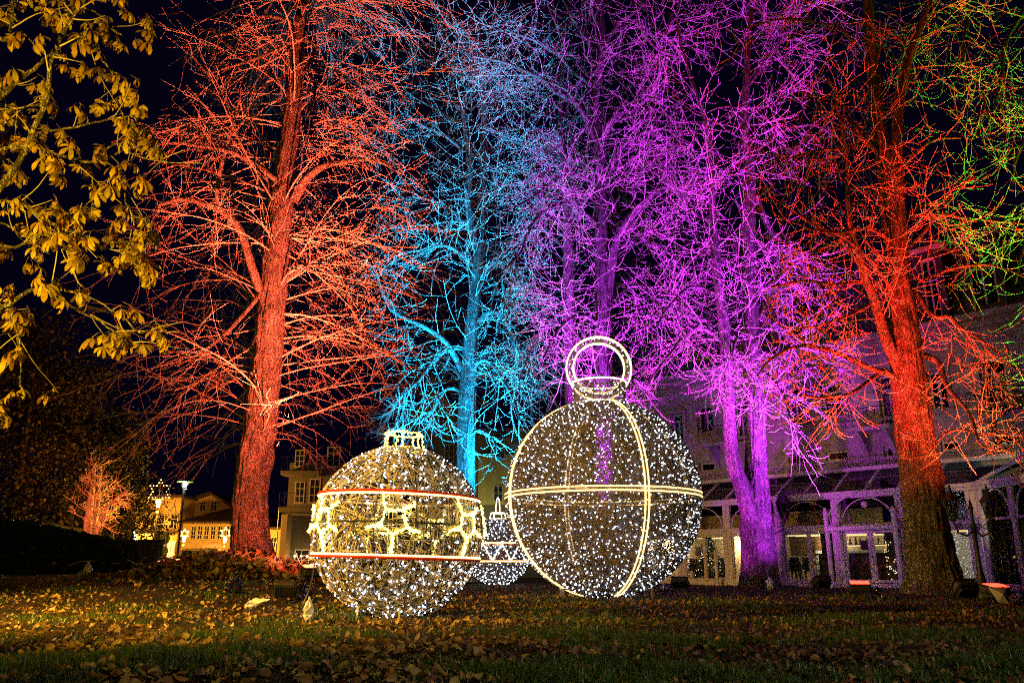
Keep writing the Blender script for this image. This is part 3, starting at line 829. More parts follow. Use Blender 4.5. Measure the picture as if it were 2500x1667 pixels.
# ---------------------------------------------------------------- giant illuminated baubles
M['net'] = mat('raffia_netting', (0.5, 0.43, 0.34), 0.6, var=0.3, scale=3)
M['net_grey'] = mat('fine_netting', (0.2, 0.18, 0.18), 0.6, var=0.3, scale=3)
M['cable'] = mat('black_cable', (0.012, 0.012, 0.012), 0.5)
M['led'] = emis('white_led', (0.74, 0.84, 1.0), 17.0)
M['rope_warm'] = emis('warm_rope_light', (1.0, 0.6, 0.22), 2.8)
M['rope_white'] = emis('soft_white_rope_light', (1.0, 0.8, 0.6), 3.5)
M['garland'] = emis('yellow_white_garland', (1.0, 0.76, 0.09), 8.0)
M['rope_red'] = mat('red_rope_sleeve', (0.55, 0.03, 0.015), 0.4)
M['bead'] = emis('amber_bead', (1.0, 0.5, 0.12), 9.0)

def sphere_net(R, n, r, arc, zlo=-99.0, zhi=99.0, jit=0.012, sides=3):
    """n straight-ish strands criss-crossing just on a sphere of radius R"""
    u = RNG.normal(size=(n, 3)); u /= np.linalg.norm(u, axis=1, keepdims=True)
    w_ = RNG.normal(size=(n, 3)); w_ -= (w_ * u).sum(1, keepdims=True) * u; w_ /= np.linalg.norm(w_, axis=1, keepdims=True)
    K = 5
    a = RNG.uniform(arc[0], arc[1], n)[:, None] * np.linspace(-0.5, 0.5, K)[None] / R
    q = u[:, None, :] * np.cos(a)[..., None] + w_[:, None, :] * np.sin(a)[..., None]
    q *= (R * (1 + RNG.normal(0, jit / R, (n, K))))[..., None]
    ok = (q[..., 2].min(1) > zlo) & (q[..., 2].max(1) < zhi)
    q = q[ok]
    return tube_np(q, np.full(q.shape[:2], r), sides)
def led_mesh(r, l):
    b = MB(); b.lathe([(r * 0.5, -l * 0.45), (r, -l * 0.25), (r, l * 0.3), (r * 0.55, l * 0.5), (r * 0.1, l * 0.55)], 6)
    return b.mesh('led_bulb')
def fib(n):
    i = np.arange(n) + 0.5
    ph = np.arccos(1 - 2 * i / n); th = math.pi * (1 + 5 ** 0.5) * i
    return np.stack([np.cos(th) * np.sin(ph), np.sin(th) * np.sin(ph), np.cos(ph)], -1)
def add_leds(root, centre, dirs, R, me, extra=None, maxparts=300):
    """bulbs standing out of the netting; nearest 300 singly, the others joined"""
    pts = [(d * R, d) for d in dirs] + (extra or [])
    order = sorted(range(len(pts)), key=lambda i: np.linalg.norm(np.array(centre) + pts[i][0] - np.array([0, 0, H])))
    base_v = np.array([v.co[:] for v in me.vertices]); base_f = [tuple(p.vertices) for p in me.polygons]
    rest = MB()
    pick = set(order[:maxparts * 2]); pick = set(random.sample(sorted(pick), min(maxparts, len(pick))))
    for i, (p, d) in enumerate(pts):
        d = np.array(d) + RNG.normal(0, 0.35, 3)
        q = Vector(d).to_track_quat('Z', 'Y')
        if i in pick:
            o = part('led_bulb', me, M['led'], root, np.array(centre) - np.array(root.location) + p, q.to_euler()); s_ = random.uniform(0.75, 1.5); o.scale = (s_, s_, s_)
        else:
            mm = np.array(q.to_matrix())
            rest.add((base_v * random.uniform(0.7, 1.35)) @ mm.T + (np.array(centre) - np.array(root.location) + p), base_f)
    part('led_string', rest, M['led'], root, kind='stuff')
def ring_pts(r, z, n=96, cx=0.0, cy=0.0, a0=0.0):
    return [(cx + r * math.cos(a0 + 2 * math.pi * k / n), cy + r * math.sin(a0 + 2 * math.pi * k / n), z) for k in range(n)]

# --- the large bauble
bc = np.array([P(1471, 1217, 22.2)[0], 22.2, 2.53]); BR = 2.58
big = thing('giant_bauble', 'largest glowing bauble sphere with warm rope light bands and a lit ring on top', 'christmas bauble', (bc[0], bc[1], 0.0))
C0 = np.array([0, 0, bc[2]])
v, f = sphere_net(BR, 6500, 0.0068, (0.5, 1.5), jit=0.02)
part('netting', mesh_np('netting', v + C0, f), M['net_grey'], big, kind='stuff')
a0 = rad(-90 + 18)
mer = []
for k in range(4):
    az = a0 + k * math.pi / 2
    b = MB()
    for s in (-1, 1):
        off = s * 0.05
        pts = []
        for t in np.linspace(rad(16), rad(166), 60):
            d = np.array([math.sin(t) * math.cos(az), math.sin(t) * math.sin(az), math.cos(t)]) * (BR + 0.02)
            d += np.array([-math.sin(az), math.cos(az), 0]) * off
            pts.append(C0 + d)
        b.tube(pts, 0.02, 6)
    part('rope_light', b, M['rope_warm'], big, smooth=True)
b = MB()
for dz in (-0.05, 0.05):
    b.tube([tuple(np.array(q) + C0) for q in ring_pts(BR + 0.02, dz, 140)], 0.02, 6, closed=True)
part('rope_light', b, M['rope_warm'], big, smooth=True)
b = MB()
for k in range(4):
    az = a0 + k * math.pi / 2
    pts = [C0 + np.array([math.sin(t) * math.cos(az), math.sin(t) * math.sin(az), math.cos(t)]) * (BR - 0.03) for t in np.linspace(0.05, 3.09, 50)]
    b.tube(pts, 0.025, 6)
b.tube([tuple(np.array(q) + C0) for q in ring_pts(BR - 0.03, 0, 100)], 0.025, 6, closed=True)
part('steel_frame', b, M['steel'], big)
# neck
nr = 0.72; zb = math.sqrt(BR**2 - nr**2) + bc[2]; zt = zb + 0.62
th = RNG.random(900) * 6.283; zz = RNG.uniform(zb, zt, 900)
K = 4; dl = RNG.uniform(-0.5, 0.5, 900); dz_ = RNG.uniform(-0.3, 0.3, 900)
t = np.linspace(-0.5, 0.5, K)
q = np.stack([nr * np.cos(th[:, None] + dl[:, None] * t), nr * np.sin(th[:, None] + dl[:, None] * t), np.clip(zz[:, None] + dz_[:, None] * t, zb - 0.05, zt)], -1)
v, f = tube_np(q, np.full(q.shape[:2], 0.006), 3)
part('neck_netting', mesh_np('neck_netting', v, f), M['net_grey'], big, kind='stuff')
for z_, rr in ((zb, 0.75), (zt, 0.73)):
    b = MB(); b.tube(ring_pts(rr, z_, 64), 0.022, 6, closed=True)
    part('rope_light', b, M['rope_white'], big, smooth=True)
b = MB()
for k in range(6):
    a = k * math.pi / 3 + 0.2
    b.tube([(nr * math.cos(a), nr * math.sin(a), zb - 0.1), (nr * math.cos(a), nr * math.sin(a), zt)], 0.014, 5)
    b.tube([(0, 0, zt - 0.01), (nr * math.cos(a), nr * math.sin(a), zt)], 0.01, 5)
part('neck_frame', b, M['steel'], big)
# hanging ring
rcz = zt + 0.42; RO, RI = 0.9, 0.71
for rr in (RO, RI):
    for dy in (-0.06, 0.06):
        b = MB(); b.tube([(rr * math.cos(a), dy, rcz + rr * math.sin(a)) for a in np.linspace(0, 2 * math.pi, 72, endpoint=False)], 0.018, 6, closed=True)
        part('rope_light', b, M['rope_warm'] if dy < 0 else M['rope_white'], big, smooth=True)
n_ = 520; th = RNG.random(n_) * 6.283; r1 = RNG.uniform(RI, RO, n_); r2 = RNG.uniform(RI, RO, n_); d2 = RNG.uniform(-0.25, 0.25, n_)
sgn = RNG.choice([-0.06, 0.06], n_)
q = np.stack([np.stack([r1 * np.cos(th), sgn, rcz + r1 * np.sin(th)], -1), np.stack([(r1 + r2) / 2 * np.cos(th + d2 / 2), sgn, rcz + (r1 + r2) / 2 * np.sin(th + d2 / 2)], -1), np.stack([r2 * np.cos(th + d2), sgn, rcz + r2 * np.sin(th + d2)], -1)], 1)
v, f = tube_np(q, np.full(q.shape[:2], 0.006), 3)
part('ring_netting', mesh_np('ring_netting', v, f), M['net_grey'], big, kind='stuff')
dirs = fib(3000) + RNG.normal(0, 0.02, (3000, 3)); dirs /= np.linalg.norm(dirs, axis=1, keepdims=True)
dirs = dirs[(dirs[:, 2] < 0.95) & (np.abs(dirs[:, 2]) > 0.03)]
dirs = dirs[RNG.random(len(dirs)) < 0.85]
ex = []
for k in range(64):
    a = RNG.random() * 6.283; z_ = RNG.uniform(zb + 0.05, zt - 0.03)
    ex.append((np.array([nr * math.cos(a), nr * math.sin(a), z_ - bc[2]]), (math.cos(a), math.sin(a), 0.2)))
for k in range(38):
    a = k * 6.283 / 38 + RNG.normal(0, 0.04); rr = RNG.uniform(0.76, 0.86)
    ex.append((np.array([rr * math.cos(a), -0.05, rcz - bc[2] + rr * math.sin(a)]), (0.2, -1, 0.2)))
add_leds(big, bc, dirs, BR, led_mesh(0.0072, 0.045), ex)
b = MB()
for s in (-1, 1):
    b.box(s * 1.12 - 0.025, -0.6, -0.1, s * 1.12 + 0.025, -0.55, 0.2)
    b.box(s * 1.12 - 0.025, 0.55, -0.1, s * 1.12 + 0.025, 0.6, 0.2)
    b.box(s * 1.12 - 0.02, -0.55, 0.16, s * 1.12 + 0.02, 0.55, 0.2)
b.box(-1.1, -0.6, 0.16, 1.1, -0.555, 0.2); b.box(-1.1, 0.555, 0.16, 1.1, 0.6, 0.2)
part('stand', b, M['steel'], big)

# --- the small yellow-banded bauble in front
sc_ = np.array([P(966, 1300, 13.4)[0], 13.4, 1.29]); SR = 1.335
sm = thing('giant_bauble', 'smaller front bauble with a yellow glowing pentagon belt between two amber red rope bands', 'christmas bauble', (sc_[0], sc_[1], 0.0))
C1 = np.array([0, 0, sc_[2]])
v, f = sphere_net(SR, 1150, 0.0095, (0.35, 1.1), jit=0.014)
part('netting', mesh_np('netting', v + C1, f), M['net'], sm, kind='stuff')
v, f = sphere_net(SR + 0.012, 480, 0.0055, (0.4, 1.3), jit=0.012)
part('cable_string', mesh_np('cable_string', v + C1, f), M['cable'], sm, kind='stuff')
zu, zl = 0.50, -0.40
for z_, dz in ((zu, 0.022), (zl, -0.022)):
    rr = math.sqrt(SR**2 - z_**2) + 0.04
    b = MB(); b.tube([tuple(np.array(q) + C1) for q in ring_pts(rr, z_ + dz, 110)], 0.024, 6, closed=True)
    part('red_rope', b, M['rope_red'], sm, smooth=True)
    b = MB()
    for k in range(205):
        a = 2 * math.pi * k / 205
        c = np.array([(rr + 0.006) * math.cos(a), (rr + 0.006) * math.sin(a), z_ - dz * 0.35]) + C1
        d = np.array([-math.sin(a), math.cos(a), 0])
        b.tube([c - d * 0.013 + (0, 0, 0.012), c + (0, 0, 0.0), c + d * 0.013 - (0, 0, 0.012)], [0.008, 0.016, 0.008], 5)
    part('rope_light', b, M['bead'], sm, kind='stuff')
    b = MB(); b.tube([tuple(np.array(q) + C1) for q in ring_pts(rr, z_ - dz * 0.5, 110)], 0.012, 6, closed=True)
    part('rope_core', b, M['rope_warm'], sm, smooth=True)
# dark hoop in the middle of the belt
b = MB(); b.tube([tuple(np.array(q) + C1) for q in ring_pts(SR + 0.03, 0.075, 100)], 0.014, 6, closed=True)
for k in range(14):
    a = k * 2 * math.pi / 14 + 0.1
    b.tube([C1 + np.array([math.sqrt(SR**2 - z_**2) * math.cos(a) * 1.01, math.sqrt(SR**2 - z_**2) * math.sin(a) * 1.01, z_]) for z_ in np.linspace(-1.25, 1.25, 24)], 0.008, 5)
part('iron_frame', b, M['iron'], sm)
pent = [(-.125, .165), (.135, .165), (.175, -.07), (-.01, -.185), (-.175, -.055)]
tips = [(-.185, .36), (.30, .27), (.36, -.14), (-.01, -.43), (-.37, -.09)]
def belt(dx, dz, az):
    a = az + dx / 1.36
    zz_ = dz + 0.075
    r_ = 1.375 + 0.02 - 0.10 * ((zz_ - 0.05) / 0.45) ** 2
    return C1 + np.array([r_ * math.cos(a), r_ * math.sin(a), zz_])
def garland(root, segs, name='garland', beadn=0.02, r=0.0135):
    b = MB()
    for p, q in segs:
        p = np.array(p); q = np.array(q); L = np.linalg.norm(q - p); n = max(2, int(L / beadn))
        pts = [p + (q - p) * i / n + RNG.normal(0, 0.006, 3) for i in range(n + 1)]
        b.tube(pts, r * 0.55, 5)
        for i in range(n + 1):
            c = pts[i] + RNG.normal(0, 0.009, 3); d = RNG.normal(size=3); d /= np.linalg.norm(d)
            b.tube([c - d * 0.02, c, c + d * 0.02], [r * 0.5, r, r * 0.5], 5)
    return part(name, b, M['garland'], root)
dark = MB()
for i in range(7):
    az = rad(-90 + 5) + i * 2 * math.pi / 7
    segs = []
    for k in range(5):
        p = belt(*pent[k], az); q = belt(*pent[(k + 1) % 5], az)
        if k == 9:
            dark.tube([p, (p + q) / 2, q], 0.009, 5)
        else:
            segs.append((p, q))
        e = belt(*tips[k], az); segs.append((p, (p + e) / 2)); segs.append(((p + e) / 2, e))
        if k in (3, 2, 4, 1): segs.append((p + RNG.normal(0, 0.015, 3), e))
    garland(sm, segs)
# open crown
zc = sc_[2] + SR - 0.07
up_ = [(0.3 * math.cos(a), 0.3 * math.sin(a), zc + 0.28) for a in np.arange(7) * 2 * math.pi / 7 + 0.3]
lo_ = [(0.33 * math.cos(a), 0.33 * math.sin(a), zc + 0.03) for a in np.arange(7) * 2 * math.pi / 7 + 0.3]
seg = [(up_[k], up_[(k + 1) % 7]) for k in range(7)] + [(lo_[k], lo_[(k + 1) % 7]) for k in range(7)] * 2 + [(up_[k], lo_[k]) for k in range(7)]
garland(sm, seg, 'crown', 0.03, 0.009)
dirs = fib(1150) + RNG.normal(0, 0.04, (1150, 3)); dirs /= np.linalg.norm(dirs, axis=1, keepdims=True)
bel = (dirs[:, 2] * SR < zu) & (dirs[:, 2] * SR > zl)
dirs = dirs[(dirs[:, 2] < 0.96) & (~bel | (RNG.random(len(dirs)) < 0.5))]
add_leds(sm, sc_, dirs, SR, led_mesh(0.0055, 0.042))
b = MB()
for a in (-2.25, -1.3, 0.3, 1.9):
    b.box(0.72 * math.cos(a) - 0.014, 0.72 * math.sin(a) - 0.014, -0.1, 0.72 * math.cos(a) + 0.014, 0.72 * math.sin(a) + 0.014, 0.18)
b.tube(ring_pts(0.72, 0.18, 48), 0.014, 6, closed=True)
part('stand', b, M['steel'], sm)
sm.rotation_euler = (0, rad(1.6), 0)

# --- the far third bauble between them
tc_ = np.array([P(1215, 1348, 37.0)[0], 37.0, 1.36]); TR_ = 1.42
th_ = thing('giant_bauble', 'far small bauble with a zigzag belt, seen in the gap between the two big ones', 'christmas bauble', (tc_[0], tc_[1], 0.0))
C2 = np.array([0, 0, tc_[2]])
v, f = sphere_net(TR_, 2200, 0.008, (0.4, 1.2))
part('netting', mesh_np('netting', v + C2, f), M['net_grey'], th_, kind='stuff')
for z_ in (0.33, -0.42):
    rr = math.sqrt(TR_**2 - z_**2) + 0.03
    b = MB(); b.tube([tuple(np.array(q) + C2) for q in ring_pts(rr, z_ , 72)], 0.025, 6, closed=True)
    part('rope_light', b, M['bead'], th_, smooth=True)
    b = MB(); b.tube([tuple(np.array(q) + C2) for q in ring_pts(rr, z_ + (0.045 if z_ < 0 else -0.045), 72)], 0.025, 6, closed=True)
    part('red_rope', b, M['rope_red'], th_, smooth=True)
b = MB(); zz_ = []
for k in range(23):
    a = 2 * math.pi * k / 22; z_ = 0.3 if k % 2 else -0.4
    rr = math.sqrt(TR_**2 - z_**2) + 0.05
    zz_.append(C2 + np.array([rr * math.cos(a), rr * math.sin(a), z_]))
for k in range(22): b.tube([zz_[k], (zz_[k] + zz_[k + 1]) / 2 * np.array([1.02, 1.02, 1]), zz_[k + 1]], 0.02, 5)
part('zigzag_rope_light', b, M['rope_white'], th_)
b = MB(); zc = tc_[2] + TR_ - 0.04
b.tube(ring_pts(0.36, zc, 24), 0.02, 5, closed=True); b.tube(ring_pts(0.3, zc + 0.26, 24), 0.02, 5, closed=True)
for a in np.arange(6) * math.pi / 3: b.tube([(0.36 * math.cos(a), 0.36 * math.sin(a), zc), (0.3 * math.cos(a), 0.3 * math.sin(a), zc + 0.26)], 0.018, 5)
b.tube([(-0.08, 0, zc + 0.2), (-0.09, 0, zc + 0.5), (-0.05, 0, zc + 0.86), (0.0, 0, zc + 0.95), (0.05, 0, zc + 0.86), (0.09, 0, zc + 0.5), (0.08, 0, zc + 0.2)], 0.018, 5)
part('crown', b, M['rope_white'], th_)
dirs = fib(620) + RNG.normal(0, 0.03, (620, 3)); dirs /= np.linalg.norm(dirs, axis=1, keepdims=True)
add_leds(th_, tc_, dirs[dirs[:, 2] < 0.95], TR_, led_mesh(0.014, 0.05), maxparts=120)
# ---------------------------------------------------------------- near chestnut branch with its last yellow leaves (left edge)
M['leaf_y'] = island_mat('yellow_chestnut_leaf', [(0.22, 0.12, 0.02), (0.52, 0.32, 0.05), (0.6, 0.42, 0.06), (0.42, 0.36, 0.06), (0.34, 0.15, 0.03)], 0.5, 0.42)
Y7 = 7.2
tr = [pline([(-160,1700,150),(-120,1300,120),(-100,900,100),(-85,600,80),(-70,300,60),(-60,0,44),(-50,-300,30)], Y7, 0, 60)]
lm = [pline(q, Y7, dy, 24) for q, dy in [
    ([(-80,640,26),(-20,490,20),(40,400,17),(85,300,15),(112,240,14),(118,150,13),(150,70,11),(180,20,10),(230,-40,8)], -0.3),
    ([(-70,300,22),(10,225,17),(60,180,13),(110,150,9),(150,120,6)], 0.2),
    ([(-60,60,18),(20,100,12),(45,30,9),(60,-20,7)], 0.1),
    ([(-85,420,13),(0,365,10),(60,352,9),(140,372,8),(200,390,7),(245,375,6),(280,345,5),(295,285,4)], -0.4),
    ([(245,375,5),(285,350,5),(330,370,5),(380,385,4),(430,388,3)], -0.4),
    ([(85,318,7),(140,320,6),(200,310,6),(260,305,5),(330,295,3)], -0.2),
    ([(120,250,7),(60,262,6),(0,270,6),(-60,280,6)], 0.2),
    ([(150,85,6),(200,95,6),(230,120,5),(260,155,5),(300,185,3)], -0.2),
    ([(195,15,5),(240,35,5),(300,70,4),(335,85,2)], -0.2),
    ([(200,392,6),(270,400,5),(305,440,4),(325,475,4),(345,520,3)], -0.3),
    ([(-90,520,12),(0,490,9),(60,500,8),(110,535,6),(160,560,5),(240,575,4),(330,580,3)], -0.5),
    ([(-100,900,20),(-10,760,14),(30,735,12),(60,708,10),(110,702,8),(180,712,7),(250,735,5),(300,765,4),(350,805,3),(385,800,2)], -0.5),
    ([(110,706,7),(150,740,6),(200,770,5),(260,800,4),(330,830,3)], -0.4),
    ([(30,745,8),(30,780,7),(42,830,6),(46,900,4),(44,950,3)], -0.2),
    ([(-95,760,10),(-30,740,9),(25,745,6)], 0.0),
    ([(-85,640,12),(-10,600,9),(60,590,7),(130,560,5),(190,545,4)], -0.3),
    ([(-75,440,10),(-10,330,8),(10,300,7),(30,250,5)], 0.3),
    ([(120,620,4),(60,575,5),(0,540,6),(-80,520,7)], 0.2),
]]
t7, pools = make_tree('chestnut_tree', 'near chestnut branches still carrying yellow leaves at the left edge of the park', tuple(P(-160, 1700, Y7)), tr, lm, [
    dict(src='limb', out='branch', n=75, t0=0.25, t1=1.0, ang=50, asd=15, ll=(0.3, 0.95), K=8, droop=0.06, curl=0.08, wig=0.07, rfac=0.5, rmin=0.0035, sides=5),
    dict(src=('limb', 'branch'), out='twig', n=110, t0=0.3, t1=1.0, ang=50, asd=15, ll=(0.12, 0.4), K=6, droop=0.06, curl=0.1, wig=0.1, rfac=0.6, rmin=0.0025, sides=4),
])
def chestnut_leaf(seed):
    """compound leaf: a stalk and five to seven drooping leaflets"""
    r = random.Random(seed); nl = r.choice([4, 5, 5, 6, 7]); vs = []; fs = []; n = 0
    st = MB(); st.tube([(0, 0, 0), (0.3, 0, -0.03), (0.6, 0, -0.2)], [0.014, 0.011, 0.016], 4)
    vs += [np.array(q) for q in st.v]; fs += [tuple(q) for q in st.f if len(q) == 4]; n = len(vs)
    for k in range(nl):
        a = rad(-105 + 210 * k / (nl - 1)) + r.uniform(-0.15, 0.15)
        L = (1.0 - 0.35 * abs(k - (nl - 1) / 2) / nl * 2) * r.uniform(0.8, 1.1)
        droop = r.uniform(0.7, 2.1); cup = r.uniform(-0.2, 0.5); tw = r.uniform(-0.4, 0.4)
        ca, sa = math.cos(a), math.sin(a)
        ts = [0, 0.2, 0.45, 0.7, 0.88, 1.0]; ws = [0.01, 0.05, 0.11, 0.15, 0.10, 0.005]
        x = 0.0; z = 0.0
        for i, (t, w_) in enumerate(zip(ts, ws)):
            if i: 
                dt = (t - ts[i - 1]) * L; g = droop * t
                x += dt * math.cos(g); z -= dt * math.sin(g)
            for j in (-1, 0, 1):
                wy = j * w_ * L; zz = z + abs(j) * cup * w_ + j * tw * w_ * t
                vs.append(np.array([0.6 + x * ca - wy * sa, x * sa + wy * ca, -0.2 + zz]))
        for i in range(5):
            for j in range(2):
                q = n + i * 3 + j
                fs.append((q, q + 1, q + 4, q + 3))
        n = len(vs)
    me = mesh_np('leaf', np.array(vs), fs, True); me.materials.append(M['leaf_y'])
    return me
LM = [chestnut_leaf(s) for s in range(12)]
tw, twr = pools['twig']; br, brr = pools['branch']
ro = np.array(P(-160, 1700, Y7))
spots = []
for A in (tw, br):
    for q in A: spots.append((q[-1], q[-1] - q[-3]))
for p_, r_ in lm: spots.append((p_[-1], p_[-1] - p_[-3]))
random.shuffle(spots)
nleaf = 0
extra = []
LV = [(np.array([q.co[:] for q in m_.vertices]), np.array([list(p_.vertices) for p_ in m_.polygons])) for m_ in LM]
for p_, d_ in spots:
    px = 1250 + F * p_[0] / (p_[1] * cp + (p_[2] - H) * sp)
    if px < -140 or px > 385: continue
    for k in range(random.choice([2, 3, 3, 4])):
        a = math.atan2(d_[1], d_[0]) + random.uniform(-1.3, 1.3)
        if nleaf >= 285:
            mm = Matrix.Translation(Vector(p_ - ro + RNG.normal(0, 0.03, 3))) @ Matrix.Rotation(a, 4, 'Z') @ Matrix.Rotation(random.uniform(0.15, 1.0), 4, 'Y') @ Matrix.Rotation(random.uniform(-0.4, 0.4), 4, 'X') @ Matrix.Scale(random.uniform(0.08, 0.17), 4)
            m_ = np.array(mm); v_ = LV[nleaf % 12][0]; extra.append((v_ @ m_[:3, :3].T + m_[:3, 3], LV[nleaf % 12][1])); nleaf += 1; continue
        o = part('leaf', LM[nleaf % 12], None, t7, p_ - ro + RNG.normal(0, 0.012, 3), (random.uniform(-0.4, 0.4), random.uniform(0.15, 1.0), a))
        s = random.uniform(0.09, 0.19); o.scale = (s, s, s)
        nleaf += 1
v, f = merge(extra)
part('foliage', mesh_np('foliage', v, f, True), M['leaf_y'], t7, kind='stuff')
# ---------------------------------------------------------------- hotel with its glazed conservatory (right)
HO = np.array([14.05, 29.8, 0.0])
ux, uy = 0.662, -0.7495                      # along the front, to the right and nearer
RZ = math.atan2(uy, ux)
nx, ny = 0.7495, 0.662                       # inward
def FP(px, py, off=0.0):
    d = ray(px, py); c = np.array([0, 0, H]) - HO
    t = (off - (c[0] * nx + c[1] * ny)) / (d[0] * nx + d[1] * ny)
    p = c + d * t
    return p[0] * ux + p[1] * uy, p[2]
def to_world(lx, ly, z): return np.array([HO[0] + lx * ux + ly * nx, HO[1] + lx * uy + ly * ny, z])
M['plaster'] = mat('white_plaster', (0.34, 0.32, 0.33), 0.85, var=0.25, scale=0.8, bump=0.15, bscale=30)
M['paint'] = mat('white_painted_metal', (0.66, 0.64, 0.66), 0.4, var=0.08, scale=2)
M['slate'] = mat('dark_slate', (0.035, 0.035, 0.045), 0.6, var=0.3, scale=3, bump=0.3)
M['winglass'] = glass('window_glass', (0.55, 0.56, 0.62), 0.10)
M['conglass'] = glass('conservatory_glass', (0.9, 0.9, 0.92), 0.05)
M['roofglass'] = glass('roof_glass', (0.35, 0.35, 0.4), 0.06, 0.05)
M['room_dark'] = mat('dark_room', (0.03, 0.03, 0.035), 0.9)
M['curtain'] = mat('curtain', (0.2, 0.18, 0.2), 0.9, scale=3)
M['cream'] = mat('cream_wall', (0.62, 0.52, 0.36), 0.8, var=0.08)
M['blue_wall'] = mat('blue_grey_wall', (0.3, 0.36, 0.45), 0.8, var=0.08)
M['wood'] = mat('dark_wood', (0.06, 0.035, 0.02), 0.45, var=0.4, scale=2, stretch=(1, 1, 8))
M['parquet'] = mat('parquet', (0.16, 0.09, 0.045), 0.35, var=0.3, scale=4)
M['gold_light'] = emis('ceiling_cove_light', (1.0, 0.78, 0.32), 1.6)
M['teal_light'] = emis('teal_light', (0.55, 1.0, 0.85), 1.6)

mod = (FP(2057, 1400)[0] - FP(1784, 1400)[0]) / 2.0
x0 = FP(2057, 1400)[0]                      # pillar line
xs_p = [x0 + mod * k for k in range(-5, 2)]  # last: left of the tree; +1 : at px 2216
xcorner = FP(2398, 1400)[0]
xs_p.append(xcorner)
z_sill = 0.16
z_door = FP(2051, 1296)[1]; z_tr0 = z_door; z_tr1 = FP(2051, 1279)[1]
z_gl = FP(2051, 1217)[1]; z_eave = FP(2051, 1203)[1]
# roof slope from one rafter
best = None
for d_ in np.linspace(1.5, 7, 56):
    lx, lz = FP(2084, 1146, d_)
    e = abs(lx - FP(2056, 1203)[0])
    if best is None or e < best[0]: best = (e, d_, lz)
ROOF_D, ROOF_Z = best[1], best[2]
print('module', mod, 'z', z_door, z_tr1, z_gl, z_eave, 'roof', ROOF_D, ROOF_Z)
DP = ROOF_D
con = thing('conservatory', 'long white framed glass conservatory with arched upper windows along the hotel front', 'conservatory', HO, RZ)
b = MB(); b.box(xs_p[0] - 0.2, -0.1, -0.4, xcorner + 0.1, 0.12, z_sill - 0.02); part('base_sill', b, M['paint'], con)
XE = xcorner + 0.12
b = MB(); b.cbox(xs_p[0] - 0.2, -0.16, z_gl, XE, 0.1, z_eave, 0.02); b.cbox(xs_p[0] - 0.2, -0.24, z_eave - 0.1, XE, -0.163, z_eave + 0.04, 0.02)
part('eaves_beam', b, M['paint'], con)
for i, xp in enumerate(xs_p):
    b = MB(); b.cbox(xp - 0.17, -0.08, z_sill - 0.02, xp - 0.02, 0.08, z_gl, 0.012); b.cbox(xp + 0.02, -0.08, z_sill - 0.02, xp + 0.17, 0.08, z_gl, 0.012); b.box(xp - 0.02, -0.05, z_sill - 0.02, xp + 0.02, 0.05, z_gl)
    part('pillar', b, M['paint'], con)
door_i = len(xs_p) - 3
for i in range(len(xs_p) - 1):
    xa, xb = xs_p[i] + 0.172, xs_p[i + 1] - 0.172
    xm = (xa + xb) / 2
    b = MB(); b.cbox(xa, -0.09, z_tr0, xb, 0.07, z_tr1, 0.012); part('transom', b, M['paint'], con)
    # arched upper light
    part('upper_pane', MB().box(xa, -0.012, z_tr1, xb, 0.0, z_gl), M['conglass'], con)
    b = MB()
    hw = (xb - xa) / 2 - 0.06
    b.tube([(xm + hw * math.cos(t), -0.04, z_tr1 + 0.02 + (z_gl - z_tr1 - 0.06) * math.sin(t)) for t in np.linspace(0, math.pi, 24)], 0.022, 6)
    part('arch_bar', b, M['paint'], con, smooth=True)
    # lower bay
    mid = [xa, xm, xb]
    for k in range(2):
        ca, cb = mid[k], mid[k + 1]
        isdoor = i == door_i
        b = MB()
        fw = 0.07 if not isdoor else 0.11
        e = 0.004
        b.cbox(ca + e, -0.05, z_sill, ca + fw, 0.05, z_door - e, 0.008); b.cbox(cb - fw, -0.05, z_sill, cb - e, 0.05, z_door - e, 0.008)
        b.cbox(ca + fw, -0.05, z_door - fw, cb - fw, 0.05, z_door - e, 0.008); b.cbox(ca + fw, -0.05, z_sill, cb - fw, 0.05, z_sill + fw, 0.008)
        fr = part('door' if isdoor else 'window_frame', b, M['paint'], con)
        part('pane', MB().box(ca + fw, -0.006, z_sill + fw, cb - fw, 0.006, z_door - fw), M['conglass'], fr)
        if isdoor:
            hx = cb - 0.05 if k == 0 else ca + 0.05
            h = MB(); h.tube([(hx, -0.05, 1.05), (hx, -0.12, 1.05), (hx, -0.12, 1.45), (hx, -0.05, 1.45)], 0.014, 6); part('handle', h, M['steel'], fr)
# sloping glass roof
nr_ = 0
for i in range(len(xs_p) - 1):
    for k in range(2):
        xa = xs_p[i] + (xs_p[i + 1] - xs_p[i]) * k / 2; xb = xs_p[i] + (xs_p[i + 1] - xs_p[i]) * (k + 1) / 2
        b = MB(); b.obox((xa, 0.0, z_eave + 0.06), (xa, DP, ROOF_Z), 0.09, 0.1); part('rafter', b, M['paint'], con)
        g = MB(); g.add([(xa + 0.05, 0.0, z_eave + 0.05), (xb - 0.05, 0.0, z_eave + 0.05), (xb - 0.05, DP, ROOF_Z - 0.01), (xa + 0.05, DP, ROOF_Z - 0.01)], [(0, 1, 2, 3)])
        part('roof_pane', g, M['roofglass'], con)
        # inner truss brace
        b = MB(); b.obox((xb - 0.1, 0.15, z_eave + 0.02), ((xa + xb) / 2, DP * 0.72, z_eave + (ROOF_Z - z_eave) * 0.6), 0.05, 0.05); part('brace', b, M['paint'], con)
